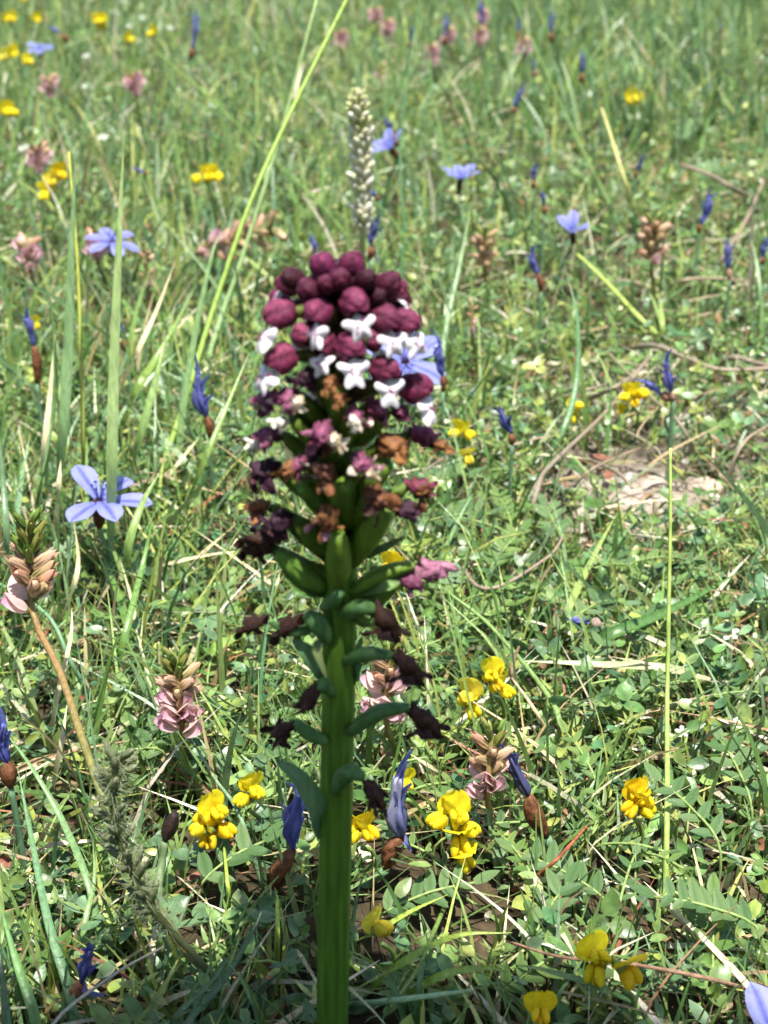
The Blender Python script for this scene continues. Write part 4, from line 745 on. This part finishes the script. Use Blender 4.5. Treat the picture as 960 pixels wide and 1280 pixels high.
def blades(name, x, y, h, wd, lean, c, mat, label, cat, K=5, z0=-.001, flat=None):
    n = len(x); az = rng.uniform(0, 2 * np.pi, n); base = np.stack([x, y, gz(x, y) + z0], -1)
    d = np.stack([np.cos(az), np.sin(az), np.zeros(n)], -1); hz = h * lean; t = np.linspace(0, 1, K)[None, :, None]
    kink = rng.uniform(.8, 2.4, n)[:, None, None]
    up = h * np.sqrt(np.maximum(1 - np.minimum(lean, .97) ** 2, .02))
    droop = rng.uniform(0, .35, n) * lean
    pos = base[:, None, :] + d[:, None, :] * (hz[:, None, None] * t ** kink) + np.array([0, 0, 1.]) * (up[:, None, None] * (t - droop[:, None, None] * t ** 3))
    if flat is not None: pos[..., 2] += flat[:, None]
    a2 = rng.uniform(0, np.pi, n); side = np.stack([np.cos(a2), np.sin(a2), rng.uniform(-.3, .3, n)], -1)
    tan = d * lean[:, None] + np.array([0, 0, 1.]); side -= tan * (side * tan).sum(-1, keepdims=True) / (tan ** 2).sum(-1, keepdims=True)
    side /= np.linalg.norm(side, axis=-1, keepdims=True)
    prof = (1 - np.linspace(0, 1, K) ** 2.2) * .92 + .08; ww = wd[:, None, None] / 2 * prof[None, :, None]
    v = np.stack([pos - side[:, None] * ww, pos + side[:, None] * ww], 2).reshape(n, K * 2, 3)
    q = np.array([(2 * i, 2 * i + 1, 2 * i + 3, 2 * i + 2) for i in range(K - 1)])
    f = (np.arange(n)[:, None, None] * (2 * K) + q[None]).reshape(-1, 4)
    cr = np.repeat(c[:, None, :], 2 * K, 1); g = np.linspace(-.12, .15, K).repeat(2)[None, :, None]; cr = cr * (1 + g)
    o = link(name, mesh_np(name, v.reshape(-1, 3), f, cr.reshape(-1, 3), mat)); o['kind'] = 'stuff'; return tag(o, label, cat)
def scatter(name, tmpl, x, y, z, sc, c, mat, label, cat, tilt=.5, up=None):
    tv = np.array([list(p) for p in tmpl.v]); tf = np.array([f if len(f) == 4 else f + (f[-1],) for f in tmpl.f]); tcw = np.array(tmpl.c)
    n = len(x); az = rng.uniform(0, 2 * np.pi, n); nrm = rng.standard_normal((n, 3)) * tilt + np.array([0, -.15, 1.]); nrm /= np.linalg.norm(nrm, axis=1, keepdims=True)
    fw = np.stack([np.cos(az), np.sin(az), np.zeros(n)], -1); fw -= nrm * (fw * nrm).sum(-1, keepdims=True); fw /= np.linalg.norm(fw, axis=1, keepdims=True)
    rt = np.cross(fw, nrm); Rm = np.stack([rt, fw, nrm], -1) * sc[:, None, None]
    v = np.einsum('nij,kj->nki', Rm, tv) + np.stack([x, y, gz(x, y) + z], -1)[:, None]
    f = (np.arange(n)[:, None, None] * len(tv) + tf[None]).reshape(-1, 4); cr = c[:, None, :] * tcw[None]
    tri = np.array([len(set(q)) == 3 for q in tf.tolist()])
    assert not tri.any()
    o = link(name, mesh_np(name, v.reshape(-1, 3), f, cr.reshape(-1, 3), mat)); o['kind'] = 'stuff'; return tag(o, label, cat)
def zones(a, b, c): return [(-.12, .18, a), (.18, .55, b), (.55, 1.15, c), (1.15, 2.6, int(c * 1.5))]
def multi(spec, keep=None, thin=1.0):
    r = [spots(n, y0, y1, thin, keep=keep) for y0, y1, n in spec]
    return np.concatenate([a for a, _ in r]), np.concatenate([b for _, b in r])

# fine turf
x, y = multi(zones(3000, 26000, 24000)); n = len(x)
h = rng.gamma(5, .0042, n).clip(.006, .05); h = np.where(y < .24, np.minimum(h, .022), h) * np.where(x > .03, .8, 1.05)
wd = rng.uniform(.0005, .0012, n) * (1 + .4 * np.clip(y - .3, 0, 1.5))
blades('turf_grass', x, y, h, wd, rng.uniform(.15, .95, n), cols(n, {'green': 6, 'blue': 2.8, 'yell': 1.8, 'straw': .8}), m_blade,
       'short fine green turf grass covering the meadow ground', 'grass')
# longer scattered grass, thickest on the left and far right
x, y = multi([(.24, .55, 1500), (.55, 1.15, 3200), (1.15, 2.6, 9000)], keep=lambda x, y: np.where(x < -.02, 1.0, .35 + .65 * (y > .9))); n = len(x)
h = rng.uniform(.022, .056, n) * np.where(y < .4, .8, 1); wd = rng.uniform(.0012, .0024, n)
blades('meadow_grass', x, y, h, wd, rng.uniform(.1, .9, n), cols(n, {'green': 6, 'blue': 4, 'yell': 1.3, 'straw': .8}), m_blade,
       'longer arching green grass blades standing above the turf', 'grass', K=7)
# taller far sward on the right
x, y = multi([(.85, 1.9, 9000)], keep=lambda x, y: np.clip((x - .04) / .08, 0, 1) * .5); n = len(x)
blades('tall_sward', x, y, rng.uniform(.03, .065, n), rng.uniform(.0014, .0026, n), rng.uniform(.1, .6, n), cols(n, {'green': 4, 'blue': 5, 'yell': 1}), m_blade, 'tall upright blue-green grass in the far part of the meadow', 'grass', K=7)
# dry upright stalks among the tall grass on the left
x, y = multi([(.27, .6, 1100), (.6, 1.3, 500)], keep=lambda x, y: np.clip((-.02 - x) / .03, 0, 1) * (x > -.16)); n = len(x)
blades('dry_grass', x, y, rng.uniform(.012, .036, n), rng.uniform(.0007, .0016, n), rng.uniform(.05, .6, n), cols(n, {'straw': 1}), m_straw, 'pale dry upright grass stalks mixed into the tall grass', 'dry grass', K=5)
# straw litter lying in the sward
x, y = multi(zones(500, 4200, 4200), thin=.2); n = len(x)
blades('straw_litter', x, y, rng.uniform(.006, .03, n), rng.uniform(.0005, .0013, n), rng.uniform(.93, 1.0, n),
       cols(n, {'straw': 6, 'red': 1.2}), m_straw, 'pale dead straw and brown litter lying among the grass', 'straw', flat=rng.uniform(.001, .010, n))
# small oval leaves
def leaf_tmpl(parts):
    t = MB()
    for a, Ln, W, off in parts:
        m = M.Rotation(a, 4, 'Z') @ M.Translation((0, off, 0)); t.petal(m, Ln, W, LANCE, lambda u, q: (1 - .12 * (abs(q) < .1), 1 - .05 * (abs(q) < .1), 1 - .1 * (abs(q) < .1)), .5, .25, 5, 3)
    return t
x, y = multi(zones(3500, 30000, 18000), keep=lambda x, y: .35 + .65 * wave(x, y, 46, .4) * (1.1 - .5 * (x < -.03))); n = len(x)
scatter('small_leaves', leaf_tmpl([(0, 1, .55, 0)]), x, y, rng.uniform(.001, .016, n) * np.where(y < .25, .8, 1), rng.uniform(.0018, .0046, n) * (1 + .5 * np.clip(y - .4, 0, 1)),
        cols(n, {'green': 6, 'blue': 3.5, 'yell': 1.2}), m_leaf, 'mass of small oval green leaves low among the grass', 'leaves', .55)
x, y = multi(zones(700, 3600, 2600), keep=lambda x, y: wave(x, y, 38, 1.4) ** 2 * 2); n = len(x)
scatter('clover_leaves', leaf_tmpl([(0, 1, .75, .1), (2.1, 1, .75, .1), (-2.1, 1, .75, .1)]), x, y, rng.uniform(.004, .015, n), rng.uniform(.0024, .0048, n),
        cols(n, {'green': 4, 'blue': 4, 'yell': 1}), m_leaf, 'low clover leaves of three leaflets carpeting the ground', 'leaves', .4)
# bright needle-leaved ground cover
t = MB()
for k in range(11):
    a = k * 2.4; m = M.Translation((0, 0, .12 * k)) @ M.Rotation(a, 4, 'Z') @ M.Rotation(.5, 4, 'X'); t.petal(m, 1.0 - .03 * k, .16, LANCE, (1, 1, 1), .3, .2, 4, 3)
def needle_keep(x, y):
    a = G(900, 690); b = G(700, 1010); c = G(80, 1190); k = 0
    for q, r in ((a, .06), (b, .035), (c, .03)): k = np.maximum(k, np.clip(1.4 - np.hypot(x - q.x, y - q.y) / r, 0, 1))
    return np.maximum(k, .28)
x, y = multi(zones(400, 6000, 4200), keep=needle_keep); n = len(x)
scatter('needle_leaf_cover', t, x, y, rng.uniform(.001, .008, n), rng.uniform(.0025, .0055, n), cols(n, {'green': 3, 'yell': 2, 'blue': 1}), m_leaf,
        'bright green ground cover with narrow whorled leaves', 'ground cover', .35)
# dry leaf flakes and small stones
x, y = multi(zones(400, 2600, 1500), thin=-.5); n = len(x)
scatter('dry_leaf_flakes', leaf_tmpl([(0, 1, .5, 0)]), x, y, rng.uniform(.0008, .006, n), rng.uniform(.002, .0055, n), cols(n, {'straw': 3, 'red': 3}), m_dry,
        'small curled brown dead leaf flakes on the ground', 'dead leaves', .6)
t = MB(); t.blob(None, (1, .8, .6), (1, 1, 1), 5, 7, lambda q: 1 + .18 * math.sin(3 * q.x + 5 * q.z) * math.cos(4 * q.y))
def stone_keep(x, y): return np.clip(bare(x, y), .02, 1)
x, y = multi([(.18, .36, 500), (.36, .52, 4500), (.52, .9, 1200)], keep=stone_keep, thin=0); n = len(x)
c = np.array([L(q) for q in ('#aca392', '#968c7e', '#bdb5a8', '#82766a')])[rng.integers(0, 4, n)] * rng.uniform(.8, 1.2, (n, 1))
scatter('soil_crumbs', t, x, y, rng.uniform(0, .001, n), rng.gamma(2, .0008, n).clip(.0006, .006), c, m_stone, 'crumbs of pale dry soil and grit on the bare patch', 'soil', .8)

# ---------------------------------------------------------------- the crouching photographer whose shade falls on the foreground
def person():
    J = {'pel': (.02, -.62, .30), 'waist': (.02, -.55, .42), 'chest': (.03, -.36, .60), 'neck': (.05, -.285, .70), 'nk2': (.058, -.237, .76), 'head': (.06, -.176, .80), 'crown': (.06, -.1245, .86),
         'shl': (-.15, -.36, .66), 'ell': (-.23, -.28, .40), 'wrl': (-.09, -.12, .20), 'hal': (-.06, -.08, .17), 'shr': (.21, -.36, .66), 'elr': (.27, -.28, .40), 'wrr': (.11, -.12, .20), 'har': (.08, -.08, .17),
         'hil': (-.08, -.60, .28), 'knl': (-.16, -.28, .07), 'anl': (-.14, -.66, .06), 'tol': (-.14, -.78, .03), 'hir': (.12, -.60, .28), 'knr': (.20, -.28, .07), 'anr': (.18, -.66, .06), 'tor': (.18, -.78, .03)}
    Rd = {'pel': .15, 'waist': .14, 'chest': .15, 'neck': .07, 'nk2': .06, 'head': .10, 'crown': .075, 'sh': .065, 'el': .045, 'wr': .03, 'ha': .035, 'hi': .09, 'kn': .06, 'an': .04, 'to': .035}
    E = [('pel', 'waist'), ('waist', 'chest'), ('chest', 'neck'), ('neck', 'nk2'), ('nk2', 'head'), ('head', 'crown')]
    for s in 'lr': E += [('chest', 'sh' + s), ('sh' + s, 'el' + s), ('el' + s, 'wr' + s), ('wr' + s, 'ha' + s), ('pel', 'hi' + s), ('hi' + s, 'kn' + s), ('kn' + s, 'an' + s), ('an' + s, 'to' + s)]
    for s, sg in (('l', 1), ('r', -1)):                  # five fingers closing on the camera body
        for k in range(5):
            a = V(J['ha' + s]); m1 = a + V((sg * .022, .012, .03 - .018 * k)); m2 = a + V((sg * .034, -.004 - .003 * k, .028 - .017 * k)); n1, n2 = f'f{s}{k}a', f'f{s}{k}b'
            J[n1], J[n2] = tuple(m1), tuple(m2); Rd[n1] = Rd[n2] = .009; E += [('ha' + s, n1), (n1, n2)]
    names = list(J); me = bpy.data.meshes.new('person'); me.from_pydata([J[n] for n in names], [(names.index(a), names.index(b)) for a, b in E], [])
    o = link('person', me); sk = o.modifiers.new('skin', 'SKIN'); me.skin_vertices[0].data[0].use_root = True
    for i, n in enumerate(names): r = Rd.get(n) or Rd[n[:2]]; me.skin_vertices[0].data[i].radius = (r, r)
    sub = o.modifiers.new('sub', 'SUBSURF'); sub.levels = sub.render_levels = 2
    mm = bpy.data.materials.new('dark_clothes'); mm.use_nodes = True; mm.node_tree.nodes['Principled BSDF'].inputs['Base Color'].default_value = (.03, .035, .05, 1); mm.node_tree.nodes['Principled BSDF'].inputs['Roughness'].default_value = .9
    nz = mm.node_tree.nodes.new('ShaderNodeTexNoise'); nz.inputs['Scale'].default_value = 60; bp = mm.node_tree.nodes.new('ShaderNodeBump'); bp.inputs['Strength'].default_value = .3
    mm.node_tree.links.new(nz.outputs[0], bp.inputs['Height']); mm.node_tree.links.new(bp.outputs[0], mm.node_tree.nodes['Principled BSDF'].inputs['Normal']); me.materials.append(mm)
    tag(o, 'kneeling person in dark clothes bending over the orchid, shading its stem', 'person')
person()
